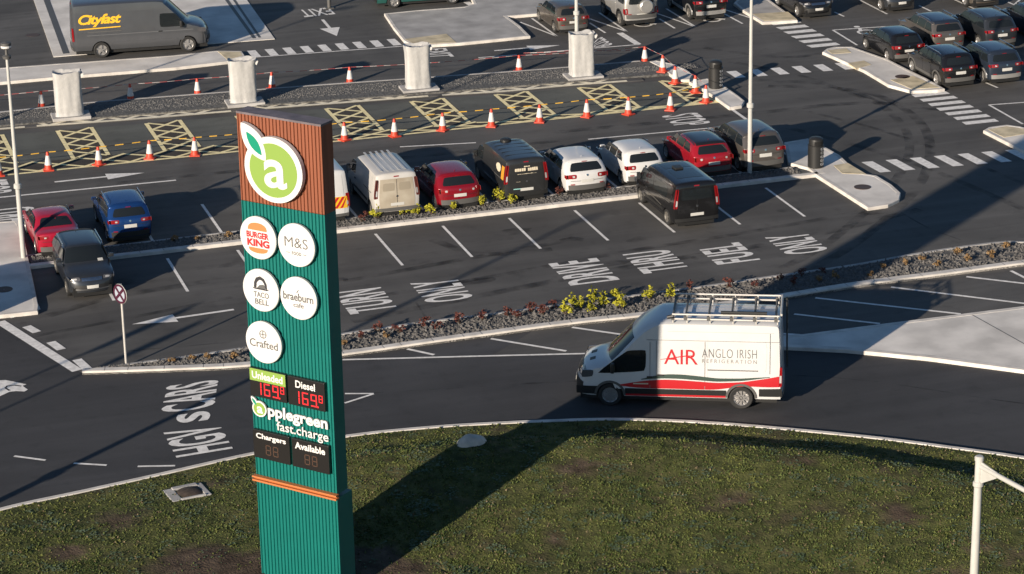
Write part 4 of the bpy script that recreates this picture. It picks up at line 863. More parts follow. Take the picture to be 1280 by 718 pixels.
P_RED = paint('red_paint', (.21, .006, .014), .15, .25); P_CRIM = paint('crimson_paint', (.34, .010, .030), .1, .26); P_WINE = paint('bright_red_paint', (.27, .008, .016), .1, .25)
P_BLUE = paint('blue_metal', (.012, .055, .20), .5, .26); P_NAVY = paint('blue_grey_metal', (.035, .048, .072), .5, .28); P_DKGREY = paint('gunmetal', (.045, .05, .058), .55, .28, var=.06)
P_TAUPE = paint('taupe_grey_metal', (.135, .122, .112), .55, .3, var=.06); P_SILV = paint('silver_metal', (.50, .49, .47), .6, .3, var=.06); P_BRONZE = paint('bronze_grey', (.105, .09, .075), .5, .35, var=.1)
P_GREEN = paint('dark_green_paint', (.02, .085, .075), .1, .3)
M_DRED = mat('decal_red', (.42, .014, .02), .4); M_DGRN = mat('decal_dark_green', (.035, .06, .05), .4); M_DGREY = mat('decal_grey', (.10, .10, .10), .5); M_DYEL = mat('decal_yellow', (.75, .42, .02), .45); M_CREAM = mat('decal_cream', (.60, .53, .40), .5)

# the white refrigeration van
wv, B = vehicle('highvan', 'panel_van', 'white high-roof van with red stripe and roof rack on the access road', 'van', 4.50, -13.82, 155.8, P_WHITE, rim=M_RIM, rimk='van', group=None, sc=1.)
side_text(B, 'AIR', .40, -.56, 1.335, 1.775, 1, M_DRED, wv, bold=-.002, sp=.95)
side_band(B, [.5, .1, -.2, -.45], [1.46, 1.52, 1.57, 1.60], [1.475, 1.55, 1.60, 1.615], 1, M_DRED, wv, .014, 'swoosh')
side_text(B, 'ANGLO IRISH', -.68, -2.23, 1.555, 1.815, 1, M_DGREY, wv, bold=-.012, sp=1.1); side_text(B, 'REFRIGERATION', -.68, -2.23, 1.40, 1.51, 1, mat('decal_light_grey', (.17, .165, .16), .5), wv, bold=-.005, sp=1.5)
for sg in (1, -1):
    side_band(B, [1.70, 1.4, .95, .35, -.4, -1.1, -1.8, -2.65, -2.93], [.66, .61, .585, .585, .585, .585, .72, .70, .72], [.67, .74, .82, .875, .845, .80, .84, .99, 1.06], sg, M_DRED, wv)
    side_band(B, [1.05, .75, .35, -.1, -.6, -1.1, -1.8, -2.6], [.845, .885, .905, .900, .870, .84, .875, 1.00], [.86, .965, 1.035, 1.035, .995, .94, .955, 1.02], sg, M_DGRN, wv, .012)
    side_band(B, [1.50, -1.36], [.335, .335], [.40, .40], sg, M_DRED, wv, .010)
    side_band(B, [-2.3, -2.95], [.40, .40], [.64, .66], sg, M_BLACK, wv, .008, 'bumper_corner')
side_text(B, '01 8118000', 1.28, .80, .70, .755, 1, M_CREAM, wv, .016) if False else side_band(B, [1.28, .85], [.705, .71], [.745, .75], 1, M_CREAM, wv, .016, 'small_print')
mk('headlight_trim', B.tp(B.front(.72), B.front(.40), -1, 1, .012, nu=14, nv=4), M_BLACK, wv, smooth=True)
for sg in (-1, 1):
    mk('bonnet_vent', B.tp(B.atx(2.42), B.atx(2.58), .28 * sg - .1, .28 * sg + .1, .008, nu=3, nv=3), M_BLACK, wv)
    side_band(B, [2.92, 2.30], [.36, .36], [.60, .62], sg, M_BLACK, wv, .012, 'bumper_corner')
    n = 14
    for xx in (B.xr, B.xf):
        v = []; f = []
        for i in range(n + 1):
            t = math.pi * i / n
            for r_, o_ in ((B.ra * .98, -.02), (B.ra * .98, .022), (B.ra + .06, .02), (B.ra + .065, -.02)): px, pz = xx + r_ * math.cos(t), max(B.R + r_ * math.sin(t), .34); v.append((px, sg * (B.w(px, pz) + o_), pz))
        for i in range(n): f += [(i * 4 + q, i * 4 + q + 1, i * 4 + q + 5, i * 4 + q + 4) for q in range(3)]
        mk('arch_moulding', (v, f), M_DARKG, wv, smooth=True)
M_SEAM = mat('shut_crease_line', (.16, .16, .16), .6)
for sg in (1, -1):
    for x_, a_, b_ in ((-.76, .60, 2.02), (.80, .60, 1.98), (.62, 1.0, 2.02), (-2.6, 1.1, 2.3)): side_band(B, [x_ - .007, x_ + .007], [a_, a_], [b_, b_], sg, M_SEAM, wv, .0165, 'shut_crease_line')
    side_band(B, [-2.85, .9], [2.035, 2.035], [2.05, 2.05], sg, M_SEAM, wv, .009, 'shut_crease_line'); side_band(B, [-2.7, .3], [2.30, 2.30], [2.312, 2.312], sg, mat('crease_shade', (.38, .38, .38), .5), wv, .009, 'crease_strip')  # body creases drawn as grey strips, their shade put into the colour
    mk('door_handle', box(.50, sg * (B.w(.5, 1.0) + .02), 1.0, .20, .04, .05, .014), M_BLACK, wv)
rack = mk('roof_rack', join(*[tube((-2.85, sg * .86, zz), (.18, sg * .86, zz), .028, n=8) for sg in (-1, 1) for zz in (2.66, 2.80)], *[tube((x, sg * .86, 2.55), (x, sg * .86, 2.80), .022, n=6) for sg in (-1, 1) for x in (-2.8, -2.2, -1.55, -.9, -.25, .15)]), M_GALV, wv, smooth=True)
for x in (-2.75, -2.15, -1.5, -.85, -.2, .16):
    mk('crossbar', join(tube((x, -.86, 2.70), (x, .86, 2.70), .03, n=8), box(x, -.86, 2.69, .09, .07, .12), box(x, .86, 2.69, .09, .07, .12)), M_DARKG, rack)
mk('roller', tube((-2.9, -.82, 2.83), (-2.9, .82, 2.83), .035, n=8), M_GALV, rack); mk('pipe_tube', join(tube((-2.5, .86, 2.88), (-1.2, .86, 2.88), .05, n=10), tube((.14, .86, 2.74), (.32, .86, 2.70), .07, .05, n=10)), M_BLACK, rack)
mk('rear_ladder', join(tube((-3.06, -.60, .7), (-3.03, -.60, 2.75), .022, n=6), tube((-3.06, -.90, .7), (-3.03, -.90, 2.75), .022, n=6), *[tube((-3.06, -.90, z), (-3.06, -.60, z), .016, n=6) for z in np.arange(.85, 2.7, .3)]), M_BLACK, wv)

# the grey courier van at the top left
cv, B = vehicle('panelvan', 'panel_van', 'slate grey van with yellow script lettering beside the concrete apron', 'van', -3.0, 31.25, -6.5, P_GREYV, rim=M_RIM, rimk='five', sc=1.)
side_text(B, 'Cityfast', -2.62, -.80, 1.36, 1.90, -1, M_DYEL, cv, bold=.03, shear=.28, sp=.88)
side_band(B, [-2.62, -.86], [1.265, 1.30], [1.31, 1.345], -1, M_DYEL, cv, .013, 'underline')
side_band(B, [-2.3, 2.2], [.99, .99], [1.015, 1.015], -1, mat('crease_highlight', (.2, .205, .215), .35, .5), cv, .008, 'crease_strip')  # lighter strip along the crease, its highlight put into the colour

# vehicles of the row behind the gravel strip (tails to the camera)
RY = 4.85
def parked(kind, x, name, label, cat, pm, **k):
    k.setdefault('sc', .84 if kind in ('midvan', 'panelvan') else .90); L = (k.get('dims') or DIM[kind])[0] * k['sc']; return vehicle(kind, name, label, cat, x, RY + k.pop('dy', 0.) + L / 2, 90 + k.pop('rot', 0.), pm, **k)
pv, B = parked('panelvan', -1.35, 'panel_van', 'white van with yellow and red tail chevrons half hidden by the totem', 'van', P_WHITE, rimk='van')
chev = []; 
for k in range(-2, 7): chev.append(k)
mk('chevron_board', B.tp(B.rear(.72), B.rear(1.22), -.92, .92, .016, nu=10, nv=4), M_DYEL, pv)
for k in range(-4, 9):
    t = -.95 + k * .24
    for sgn in (1,):
        a = [max(-.9, min(.9, q)) for q in (t, t + .12, t + .12 - .35, t - .35)]
        if a[0] > -.9 and a[2] < .9: mk('chevron', B._patch(lambda tt, zz, o: B.top(B.rear(zz), tt, o), [(a[0], .74), (a[1], .74), (a[2], 1.20), (a[3], 1.20)], 3, 4, .022, 0), M_DRED, pv)
dvn, B = parked('midvan', 1.18, 'panel_van', 'grimy white van with dirty cream rear doors parked beside the red hatchback', 'van', P_OFFW, rimk='van', rim=M_RIMD, dirty=M_DIRT, lens=mat('grimy_lens', (.11, .03, .025), .4))
mk('rear_window_blank', B.tp(B.rear(1.22), B.rear(1.55), -.66, -.10, .012, nu=4, nv=3, rnd=.06), mat('grime_panel', (.27, .235, .18), .65), dvn); mk('rear_window_blank', B.tp(B.rear(1.22), B.rear(1.55), .10, .66, .012, nu=4, nv=3, rnd=.06), mat('grime_panel', (.27, .235, .18), .65), dvn)
for y0 in (-.6, -.35, -.1, .15, .4): mk('roof_rib', box(-.6, y0 + .1, 1.966, 2.9, .09, .008), P_OFFW, dvn)
rh, B = parked('hatch', 3.46, 'hatchback', 'dark red hatchback between the grimy white van and the lettered charcoal van', 'car', P_RED)
bv, B = parked('midvan', 5.9, 'panel_van', 'charcoal van with cream lettering on its rear doors and an orange side decal', 'van', P_CHAR, rimk='van', rim=M_RIMD)
for t0, t1, z0, z1 in ((-.56, -.06, 1.42, 1.56), (.04, .58, 1.43, 1.57), (-.18, .14, 1.60, 1.655), (-.48, .45, 1.30, 1.325), (.3, .5, .98, 1.0)):
    n = max(2, int((t1 - t0) / .09)); 
    for k in range(n):
        a = t0 + (t1 - t0) * k / n; mk('lettering', B.tp(B.rear(z0), B.rear(z1 - random.random() * .02), a, a + (t1 - t0) / n * random.uniform(.75, .9), .014, nu=1, nv=1), M_CREAM, bv)
mk('teal_strip', B.tp(B.rear(.66), B.rear(.70), .28, .62, .014, nu=2, nv=1), mat('decal_teal', (.25, .5, .48), .4), bv)
for sg in (1,):
    mk('side_decal', B.sp([(-1.95, 1.05), (-2.25, 1.05), (-2.25, 1.62), (-1.95, 1.62)], sg, .012, 3, 3), mat('decal_orange', (.62, .27, .03), .45), bv); mk('side_decal', B.sp([(-1.2, 1.30), (-1.8, 1.22), (-1.8, 1.62), (-1.2, 1.58)], sg, .012, 3, 3, .25), M_CREAM, bv)
mk('roof_vent', lathe([(.24, 0), (.24, .05), (.18, .09), (0, .10)], 16, (.4, 0, 1.955), cap=False), M_BLACK, bv, smooth=True)
for x in (-1.7, -1.2, -.7, -.2, .3): mk('roof_rib', box(x, 0, 1.962, .05, 1.4, .014), P_CHAR, bv)
parked('hatch', 8.16, 'hatchback', 'white hatchback with sloping tail beside the lettered charcoal van', 'car', P_WHITE, dims=(4.25, 1.80, 1.0, .20, .24, -1.30, 1.30, .315))
parked('hatch', 10.45, 'hatchback', 'small boxy white hatchback half hidden behind the glossy black van', 'car', P_WHITE, dims=(3.97, 1.68, .99, .17, .24, -1.22, 1.23, .30), dy=.25)
parked('hatch', 13.1, 'hatchback', 'bright red hatchback with a black roof behind the glossy black van', 'car', P_WINE, roof=P_GLOSSB, dims=(4.05, 1.74, 1.0, .20, .26, -1.26, 1.28, .315), dy=.3)
parked('suv', 15.05, 'suv_car', 'taupe grey sport utility car beside the lamp column and the litter bin', 'car', P_TAUPE, dy=.2, clad=M_DARKG)
bt, B = vehicle('midvan', 'panel_van', 'glossy black tinted van alone in the near row of bays', 'van', 10.45, 2.2, 90, P_BLACK, sc=.85, rimk='five', rim=M_RIMD, lens=M_RED)
mk('roof_glass', B.tp(B.atx(-1.75), B.atx(-.55), -.66, .66, .008, nu=6, nv=4), M_GLASS, bt); mk('roof_glass', B.tp(B.atx(-.35), B.atx(.85), -.66, .66, .008, nu=6, nv=4), M_GLASS, bt); mk('roof_vent', box(-.42, .05, 2.0, .42, .36, .09, .03), M_BLACK, bt)
for z0, z1 in ((1.25, 1.68),): mk('rear_window', B.tp(B.rear(z0), B.rear(z1), -.74, .74, .014, nu=8, nv=3, rnd=.05), M_GLASS, bt)
for sg in (1, -1): mk('side_window', B.sp([(-1.55, 1.13), (-.1, 1.13), (-.1, 1.62), (-1.55, 1.62)] if sg > 0 else [(-.1, 1.13), (-1.55, 1.13), (-1.55, 1.62), (-.1, 1.62)], sg, .011, 6, 4, .05), M_GLASS, bt); mk('side_window', B.sp([(.0, 1.13), (.62, 1.13), (.62, 1.62), (.0, 1.62)] if sg > 0 else [(.62, 1.13), (.0, 1.13), (.0, 1.62), (.62, 1.62)], sg, .011, 6, 4, .05), M_GLASS, bt)
side_band(B, [-1.0, -.3, .4, 1.0], [.66, .73, .76, .74], [.70, .765, .785, .755], 1, mat('silver_line', (.10, .097, .09), .4), bt, .012, 'swoosh')
# left-hand group
parked('sedan', -10.55, 'sedan', 'crimson saloon car parked beside the left lamp column', 'car', P_CRIM, sc=.84)
parked('suv', -8.05, 'suv_car', 'bright blue sport utility car with silver roof rails parked right of the crimson saloon', 'car', P_BLUE, sc=.83, rails=M_CHROME, clad=M_BLACK, dy=.55)
ds_, B = vehicle('suv', 'suv_car', 'dark grey sport utility car facing the camera in front of the crimson saloon', 'car', -10.2, 2.15, -90, P_DKGREY, sc=.84, rails=M_CHROME, rim=M_RIMD)
mk('bumper_trim', B.tp(B.front(.47), B.front(.42), -.9, .9, .03, nu=12, nv=2), M_CHROME, ds_, smooth=True); mk('tax_disc_paper', B.tp(B.atx(.90), B.atx(1.0), .5, .72, .02, nu=2, nv=1), M_PLATE, ds_)
# top of the picture
x, y = (15.14, 26.73); vehicle('hatch', 'hatchback', 'dusty bronze grey car with its tail just behind the rightmost wrapped charger', 'car', x, y + 1.74, 90, P_BRONZE, sc=.83, rim=M_RIMD)
x, y = (18.34, 27.40); ow, B = vehicle('offroad', 'off_road_car', 'silver off-road car with a round spare wheel on its tail', 'car', x - .1, y + 1.05, 90, P_SILV, rails=M_BLACK, rim=M_RIMD)
sw = mk('spare_wheel', lathe([(.0, -.14), (.30, -.135), (.345, -.10), (.36, 0.), (.345, .1), (0, .1)], 32, (0, 0, 0), axis='y', cap=False), P_SILV, ow, smooth=True); sw.rotation_euler = (0, 0, R(-90)); sw.location = (-2.12, -.18, 1.12)
x, y = (21.47, 27.37); vehicle('suv', 'suv_car', 'black and silver sport utility car with its tail over a painted wheelchair symbol', 'car', x, y + 1.2, 90, P_BLACK, sc=.88, clad=P_SILV, rim=M_RIMD)
x, y = (26.01, 25.25); vehicle('suv', 'suv_car', 'black sport utility car facing the camera beside the far pavement tip', 'car', x, y + 1.83, -90, P_BLACK, sc=.83, clad=M_BLACK)
x, y = (29.87, 24.94); vehicle('suv', 'suv_car', 'dark grey car at the top edge with only its nose in the picture', 'car', x, y + 1.83, -90, P_DKGREY, sc=.83, clad=M_BLACK)
x, y = (33.65, 24.21); vehicle('suv', 'suv_car', 'olive black car cut off by the top edge nearest the white cross-hatching', 'car', x, y + 1.83, -90, P_BRONZE, sc=.83, clad=M_BLACK)
x, y = (26.45, 17.01); vehicle('hatch', 'hatchback', 'black hatchback with bright alloy wheels at the left end of the right-hand group', 'car', x, y + 1.74, 90, P_BLACK, sc=.83)
x, y = (28.66, 17.80); vehicle('suv', 'suv_car', 'grey brown sport utility car in the far row behind the black crossover', 'car', x, y + 1.83, 90, P_TAUPE, sc=.83, rails=M_CHROME, roof=P_NAVY); x2 = x + 2.3  # blue-grey roof panel: sky reflection put into the paint colour
vehicle('suv', 'suv_car', 'dark estate car with chrome roof rails behind the blue grey crossover', 'car', x2, y + 1.66, 90, P_DKGREY, sc=.83, rails=M_CHROME, dims=(4.7, 1.86, 1.1, .19, .29, -1.42, 1.40, .345)); vehicle('suv', 'suv_car', 'dark car in the far row cut off by the right edge', 'car', x2 + 2.5, y + 1.91, 90, P_NAVY, sc=.83, rails=M_CHROME)
x, y = (26.68, 12.79); vehicle('suv', 'suv_car', 'black crossover with silver roof rails beside the buff-paved island', 'car', x, y + 1.83, 90, P_BLACK, sc=.83, rails=M_CHROME, clad=M_DARKG)
x, y = (28.61, 12.54); vehicle('suv', 'suv_car', 'blue grey crossover with a pale bumper parked right of the black crossover', 'car', x, y + 1.87, 90, P_NAVY, sc=.83, rails=M_CHROME, clad=P_SILV)
(xa, ya), (xb, yb) = (9.35, 34.18), (11.73, 33.94); gvn, B = vehicle('midvan', 'panel_van', 'dark green van with a white lower panel cut off by the top edge', 'van', (xa + xb) / 2, (ya + yb) / 2 + .9, math.degrees(math.atan2(yb - ya, xb - xa)), P_GREEN, rimk='five')
side_band(B, [-.2, 1.0], [.36, .36], [.62, .62], -1, P_WHITE, gvn, .02, 'white_panel')
ov, B = vehicle('midvan', 'panel_van', 'white van parked outside the left edge whose shadow falls on the pavement island', 'van', -16.4, .3, 90, P_WHITE, rimk='van')

# ------------------------------------------------------------------ wrapped chargers
M_WRAP = mat('tarpaulin', (.42, .415, .405), .6, var=.06, vscale=3, bump=.4, bscale=7)
ORD = ['leftmost', 'second from left, standing left of the totem top', 'third from left, in front of the grey island', 'rightmost, in front of the lamp column']
for k, (u, hgt, wd) in enumerate((((-7.61, 21.58), 1.86, 1.10), ((-0.76, 20.98), 1.82, 1.08), ((6.30, 20.41), 1.86, 1.02), ((13.08, 19.75), 1.86, 1.02))):
    c = thing('wrapped_charger', 'charger wrapped in pale tarpaulin, ' + ORD[k], 'charger', (*u, 0), R(-3), 'wrapped chargers on the gravel strip')
    mk('plinth', box(.05, .0, .12, 1.5, .95, .13, .02), M_CONCG, c)
    rnd = random.Random(40 + k); ph = [rnd.random() * 6.28 for _ in range(6)]; n = 64; v = []; f = []; zs = [.2, .26, .34, .5, .75, 1.0, 1.25, 1.5, 1.7, hgt - .03, hgt + .04, hgt + .08]
    for j, z in enumerate(zs):
        q = (z - .2) / hgt
        for i in range(n):
            t = 6.2832 * i / n; ca, sa = math.cos(t), math.sin(t); e = 5.0; r = (abs(ca) ** e + abs(sa) ** e) ** (-1 / e)
            fold = .022 * math.sin(5 * t + ph[0] + 1.6 * q) + .014 * math.sin(9 * t + ph[1] - 3.2 * q) + .008 * math.sin(17 * t + ph[2] + 5 * q)
            s_ = 1 + fold * (1.1 - .5 * q) * 1.3 + (.025 * math.sin(5 * t + ph[3]) if j >= 9 else 0) - (.05 if .26 <= z <= .34 else 0) - .06 * math.sin(3.1 * q)
            v.append((ca * r * wd / 2 * s_, sa * r * .36 * s_, z + (.025 * math.sin(4 * t + ph[4]) + .012 * math.sin(9 * t + ph[5])) * (j >= 10)))
    for j in range(len(zs) - 1): f += [(j * n + i, j * n + (i + 1) % n, (j + 1) * n + (i + 1) % n, (j + 1) * n + i) for i in range(n)]
    o = len(v); m = len(zs) - 1
    for q, (rr, dz) in enumerate(((.86, -.06), (.7, -.16), (.35, -.13))):
        for i in range(n): a = v[m * n + i]; v.append((a[0] * rr, a[1] * rr, hgt + .12 + dz + .02 * math.sin(.3 * i + ph[q])))
    f += [(m * n + i, m * n + (i + 1) % n, o + (i + 1) % n, o + i) for i in range(n)]
    for q in range(2): f += [(o + q * n + i, o + q * n + (i + 1) % n, o + (q + 1) * n + (i + 1) % n, o + (q + 1) * n + i) for i in range(n)]
    f.append(tuple(range(o + 2 * n, o + 3 * n)))
    mk('tarpaulin', (v, f), M_WRAP, c, smooth=True, ang=60)
    mk('flap', ([(wd * .40, -.2, hgt - .04), (wd * .58, -.30, hgt + .02), (wd * .54, .2, hgt + .09), (wd * .38, .25, hgt + .0), (wd * .52, -.28, hgt - .14)], [(0, 1, 2, 3), (0, 4, 1)]), M_WRAP, c)

# ------------------------------------------------------------------ cones and tape
M_CONE = mat('cone_orange', (.52, .05, .022), .5, var=.06, vscale=6); M_SLEEVE = mat('cone_white', (.55, .545, .53), .4)
proto = None; tops = {}
def cone(px, z, lab, grp):
    global proto
    if proto is None:
        c = thing('traffic_cone', lab, 'traffic cone', (*px, z), 0, grp)
        mk('base', join(box(0, 0, .025, .40, .40, .05, .02), lathe([(.17, .05), (.15, .09)], 16, cap=False)), M_CONE, c)
        mk('cone_body', lathe([(.150, .05), (.128, .22), (.127, .225), (.062, .58), (.045, .70), (.035, .715), (.0, .715)], 18, cap=False), M_CONE, c, smooth=True)
        mk('sleeve', lathe([(.128, .215), (.134, .225), (.071, .57), (.064, .575)], 18, cap=False), M_SLEEVE, c, smooth=True); proto = c
    else:
        c = copy_tree(proto, (*px, z), random.uniform(0, 1.5)); c['label'] = lab; c['group'] = grp
    tops.setdefault(grp, []).append((px[0], px[1], z + .70)); return c
NTH = ['first', 'second', 'third', 'fourth', 'fifth', 'sixth', 'seventh', 'eighth', 'ninth', 'tenth', 'eleventh', 'twelfth', 'thirteenth', 'fourteenth']
LOW = [(-1, 220), (61, 213), (124, 206.5), (187.5, 198.5), (244, 194.5), (431, 175.5), (493.5, 171), (553.5, 163.5), (614.5, 158.5), (674.5, 153), (733.5, 146.5), (785.5, 143.5), (838, 138)]
LOWG = [(-11.26, 14.99), (-9.43, 15.02), (-7.56, 14.99), (-5.62, 15.11), (-3.95, 14.90), (1.81, 14.79), (3.72, 14.56), (5.67, 14.67), (7.58, 14.50), (9.50, 14.40), (11.44, 14.41), (13.06, 14.14), (14.80, 14.12)]
for k, p in enumerate(LOWG): cone(p, .0, 'orange and white cone, %s from the left in the near row on yellow hatching' % NTH[k], 'near row of cones')
cone((16.49, 14.62), 0., 'orange and white cone at the hatching corner nearest the far litter bin', 'near row of cones'); cone((16.63, 16.14), 0., 'orange and white cone one step beyond the corner cone by the far bin', 'near row of cones')
cone((16.37, 17.72), 0, 'orange and white cone two steps beyond the corner cone by the far bin', 'near row of cones'); cone((16.40, 19.22), .1, 'orange and white cone on the tip of the gravel strip beside the small pavement', 'near row of cones')
UPG = [(-8.41, 23.56), (-4.88, 23.30), (-2.18, 23.12), (0.86, 22.95), (4.02, 22.55), (11.03, 21.76), (16.33, 21.15)]
UL = ['left of the leftmost wrapped charger', 'shaded, right of the leftmost wrapped charger', 'left of the second wrapped charger', 'right of the second wrapped charger', 'left of the third wrapped charger', 'between the third and fourth wrapped chargers', 'right of the fourth wrapped charger']
for p, l in zip(UPG, UL): cone(p, .0, 'orange and white cone beyond the gravel strip, ' + l, 'far row of cones')
def tape(label, pts, m1, m2, wd=.032, st=.28, sag=.03):
    v, f, mi = [], [], []
    for a, b in zip(pts[:-1], pts[1:]):
        a, b = Vector(a), Vector(b); L = (b - a).length; n = max(2, int(L / st)); o = len(v)
        for k in range(n + 1):
            t = k / n; p = a.lerp(b, t); dz = -sag * L * 4 * t * (1 - t) * .25; tw = .5 * math.sin(k * .7); v += [(p.x, p.y + tw * wd * .4, p.z + dz + wd / 2), (p.x, p.y - tw * wd * .4, p.z + dz - wd / 2)]
        f += [(o + 2 * k, o + 2 * k + 1, o + 2 * k + 3, o + 2 * k + 2) for k in range(n)]; mi += [k % 2 for k in range(n)]
    tag(mk('barrier_tape', (v, f), [m1, m2], mi=mi), label, 'barrier tape')
M_TR, M_TW = mat('tape_red', (.32, .07, .07), .5), mat('tape_white', (.38, .34, .34), .5)
M_TY, M_TK = mat('tape_yellow', (.62, .36, .04), .5), mat('tape_black', (.02, .02, .02), .5)
T = tops['near row of cones']; tape('yellow and black hazard tape strung along the near row of cones', [(T[0][0] - 3, T[0][1] + .1, .7)] + T[:14] , M_TY, M_TK)
U = tops['far row of cones']; tape('red and white barrier tape strung along the far row of cones', [(U[0][0] - 4, U[0][1] + .3, .7)] + U + [T[16], T[15], T[14], T[13]], M_TR, M_TW, .02)
tape('loose second run of red and white tape near the fourth wrapped charger', [(U[5][0] + .2, U[5][1], .78), (13.2, 20.6, 1.0), (16.2, 22.0, .35)], M_TR, M_TW, .02)

# ------------------------------------------------------------------ litter bins, lamp columns, signs
def litter_bin(p, rz, label):
    b = thing('litter_bin', label, 'litter bin', (*p, .12), rz, 'black litter bins')
    mk('bin_body', lathe([(.27, 0), (.29, .02), (.29, .80), (.30, .81), (.30, .84), (.26, .85)], 24, cap=False), M_BLACK, b, smooth=True)
    mk('hood', lathe([(.26, .84), (.26, 1.0), (.25, 1.06), (.19, 1.11), (.0, 1.13)], 24, cap=False), M_BLACK, b, smooth=True)
    mk('aperture', join(*[([(math.cos(t) * .268, math.sin(t) * .268, z) for t in [-2.2 + .25 * i for i in range(6)] for z in (.86, 1.0)], [(2 * i, 2 * i + 2, 2 * i + 3, 2 * i + 1) for i in range(5)])]), mat('bin_inside', (.004, .004, .004), .9), b)
    for k, z in enumerate((.10, .24, .38, .53, .67)):
        mk('white_mark', ([(math.cos(-1.05 + a * .30) * .296, math.sin(-1.05 + a * .30) * .296, z + .055 + c * .05) for a, c in ((-.6, -1), (.6, -1), (1, -.5), (1, .5), (.6, 1), (-.6, 1), (-1, .5), (-1, -.5))], [tuple(range(8))]), M_SIGNW if k < 3 or k == 4 else M_GALV, b)
litter_bin((16.93, 4.87), 0, 'black litter bin on the pavement tip right of the taupe car'); litter_bin((17.51, 16.16), 0, 'black litter bin beyond the cones at the end of the charging bays')
def lamp(p, h, label, grp='lamp columns', r=.075, head='flat', m=M_POLEW, dirn=0.):
    l = thing('lamp_column', label, 'lamp column', (*p, 0), R(dirn), grp)
    mk('pole', join(tube((0, 0, 0), (0, 0, 2.6), r * 1.15, r * 1.1, 14), tube((0, 0, 2.6), (0, 0, h), r, r * .62, 14)), m, l, smooth=True)
    mk('collar', lathe([(r * 1.1, 2.52), (r * 1.75, 2.55), (r * 1.75, 2.68), (r * 1.1, 2.72)], 16, cap=False), m, l)
    mk('base_plate', box(0, 0, .03, .34, .34, .06, .01), M_DARKG, l)
    if head == 'flat': mk('lantern', join(box(.35, 0, h, .75, .28, .08, .03), tube((0, 0, h - .1), (.1, 0, h), .05)), M_DARKG, l)
    elif head == 'globe':
        hd = mk('lantern', join(lathe([(.0, h + .02), (.13, h + .03), (.15, h + .12), (.05, h + .16), (.04, h + .34), (.15, h + .36), (.17, h + .42), (.17, h + .56), (.0, h + .60)], 16, cap=False)), M_DARKG, l, smooth=True); mk('diffuser', lathe([(.172, h + .40), (.172, h + .47)], 16, cap=False), M_SIGNW, hd)
    return l
lamp((14.46, 5.14), 9., 'white lamp column rising out of the frame beside the taupe car'); lamp((13.10, 20.41), 9., 'white lamp column rising out of the frame behind the rightmost wrapped charger'); lamp((-11.77, 5.01), 6.95, 'white lamp column with a small dark head beside the crimson saloon', head='globe')
lamp((-21.54, -19.42), 9.4, 'lamp column outside the left edge, nearest the road', r=.11); lamp((-17.66, 16.46), 8., 'lamp column outside the left edge beyond the charging bays')
for c, lb in (((-27.2, -16.6), 'flagpole outside the left edge, nearer the car park'), ((-27.15, -18.0), 'flagpole outside the left edge, nearer the road')):
    fp = thing('flagpole', lb, 'flagpole', (*c, 0), 0, 'flagpoles outside the left edge'); mk('pole', tube((0, 0, 0), (0, 0, 6.6), .06, .04, 10), M_POLEW, fp)
    mk('furled_flag', lathe([(.03, 5.2), (.13, 5.4), (.17, 5.9), (.12, 6.4), (.03, 6.5)], 10, (.12, 0, 0), cap=False), M_SIGNW, fp, smooth=True)
# white pole with bracket arm at the lower right
h = 5.5; a, b = Vector((4.40, -32.52)), Vector((4.71, -34.03)); dd = (b - a).normalized()
wp = thing('bracket_pole', 'white steel pole with a bracket arm standing at the lower right corner', 'pole', (a.x, a.y, -.6), math.atan2(dd.y, dd.x))
mk('pole', tube((-.02, 0, 0), (0, 0, h + .7), .115, .085, 20), M_POLEW, wp, smooth=True); mk('cap', lathe([(.10, h + .62), (.105, h + .70), (.08, h + .73), (0, h + .735)], 16, cap=False), M_POLEW, wp)
mk('arm', tube((.05, 0, h + .50), (5., 0, h + .50), .06, .05, 14), M_POLEW, wp, smooth=True); mk('gusset', prism([(.06, h + .14), (.12, h + .12), (.62, h + .42), (.62, h + .56), (.06, h + .62)], -.012, .012, lambda x, z, y: (x, y, z)), M_POLEW, wp)
mk('collar', lathe([(.10, h - .0), (.12, h + .02), (.12, h + .10), (.10, h + .12)], 16, cap=False), M_POLEW, wp); mk('signal_head', box(4.8, 0, h + .1, .4, .4, 1.0, .05), M_BLACK, wp)
# no-stopping sign
sg_ = thing('road_sign', 'round no-stopping sign on a thin grey post at the gravel strip tip', 'road sign', (*(-10.25, -5.90), 0), R(-62))
mk('post', tube((0, 0, 0), (0, 0, 2.62), .038, .038, 12), M_GALV, sg_, smooth=True)
sf = mk('sign_face', lathe([(.0, -.055), (.29, -.055), (.29, -.045)], 32, (0, 0, 2.32), axis='y', cap=False), mat('sign_blue', (.33, .36, .42), .3), sg_)
def ringp(r0, r1, y, n=32): return [(r * math.cos(6.2832 * i / n), y, 2.32 + r * math.sin(6.2832 * i / n)) for r in (r0, r1) for i in range(n)], [(i, (i + 1) % n, n + (i + 1) % n, n + i) for i in range(n)]
M_SR = mat('sign_red', (.06, .012, .028), .4)
mk('red_ring', ringp(.235, .30, -.060), M_SR, sf)
for s_ in (1, -1): mk('red_bar', ([(-.17 - .03, -.062 - .001 * s_, 2.32 - s_ * .17 + s_ * .03), (-.17 + .03, -.062 - .001 * s_, 2.32 - s_ * .17 - s_ * .03), (.17 + .03, -.062 - .001 * s_, 2.32 + s_ * .17 - s_ * .03), (.17 - .03, -.062 - .001 * s_, 2.32 + s_ * .17 + s_ * .03)], [(0, 1, 2, 3)]), M_SR, sf)
mk('backing', join(lathe([(.30, -.045), (.31, -.03), (.0, -.03)], 32, (0, 0, 2.32), axis='y', cap=False), box(0, -.02, 2.32, .1, .05, .1)), M_GALV, sg_)
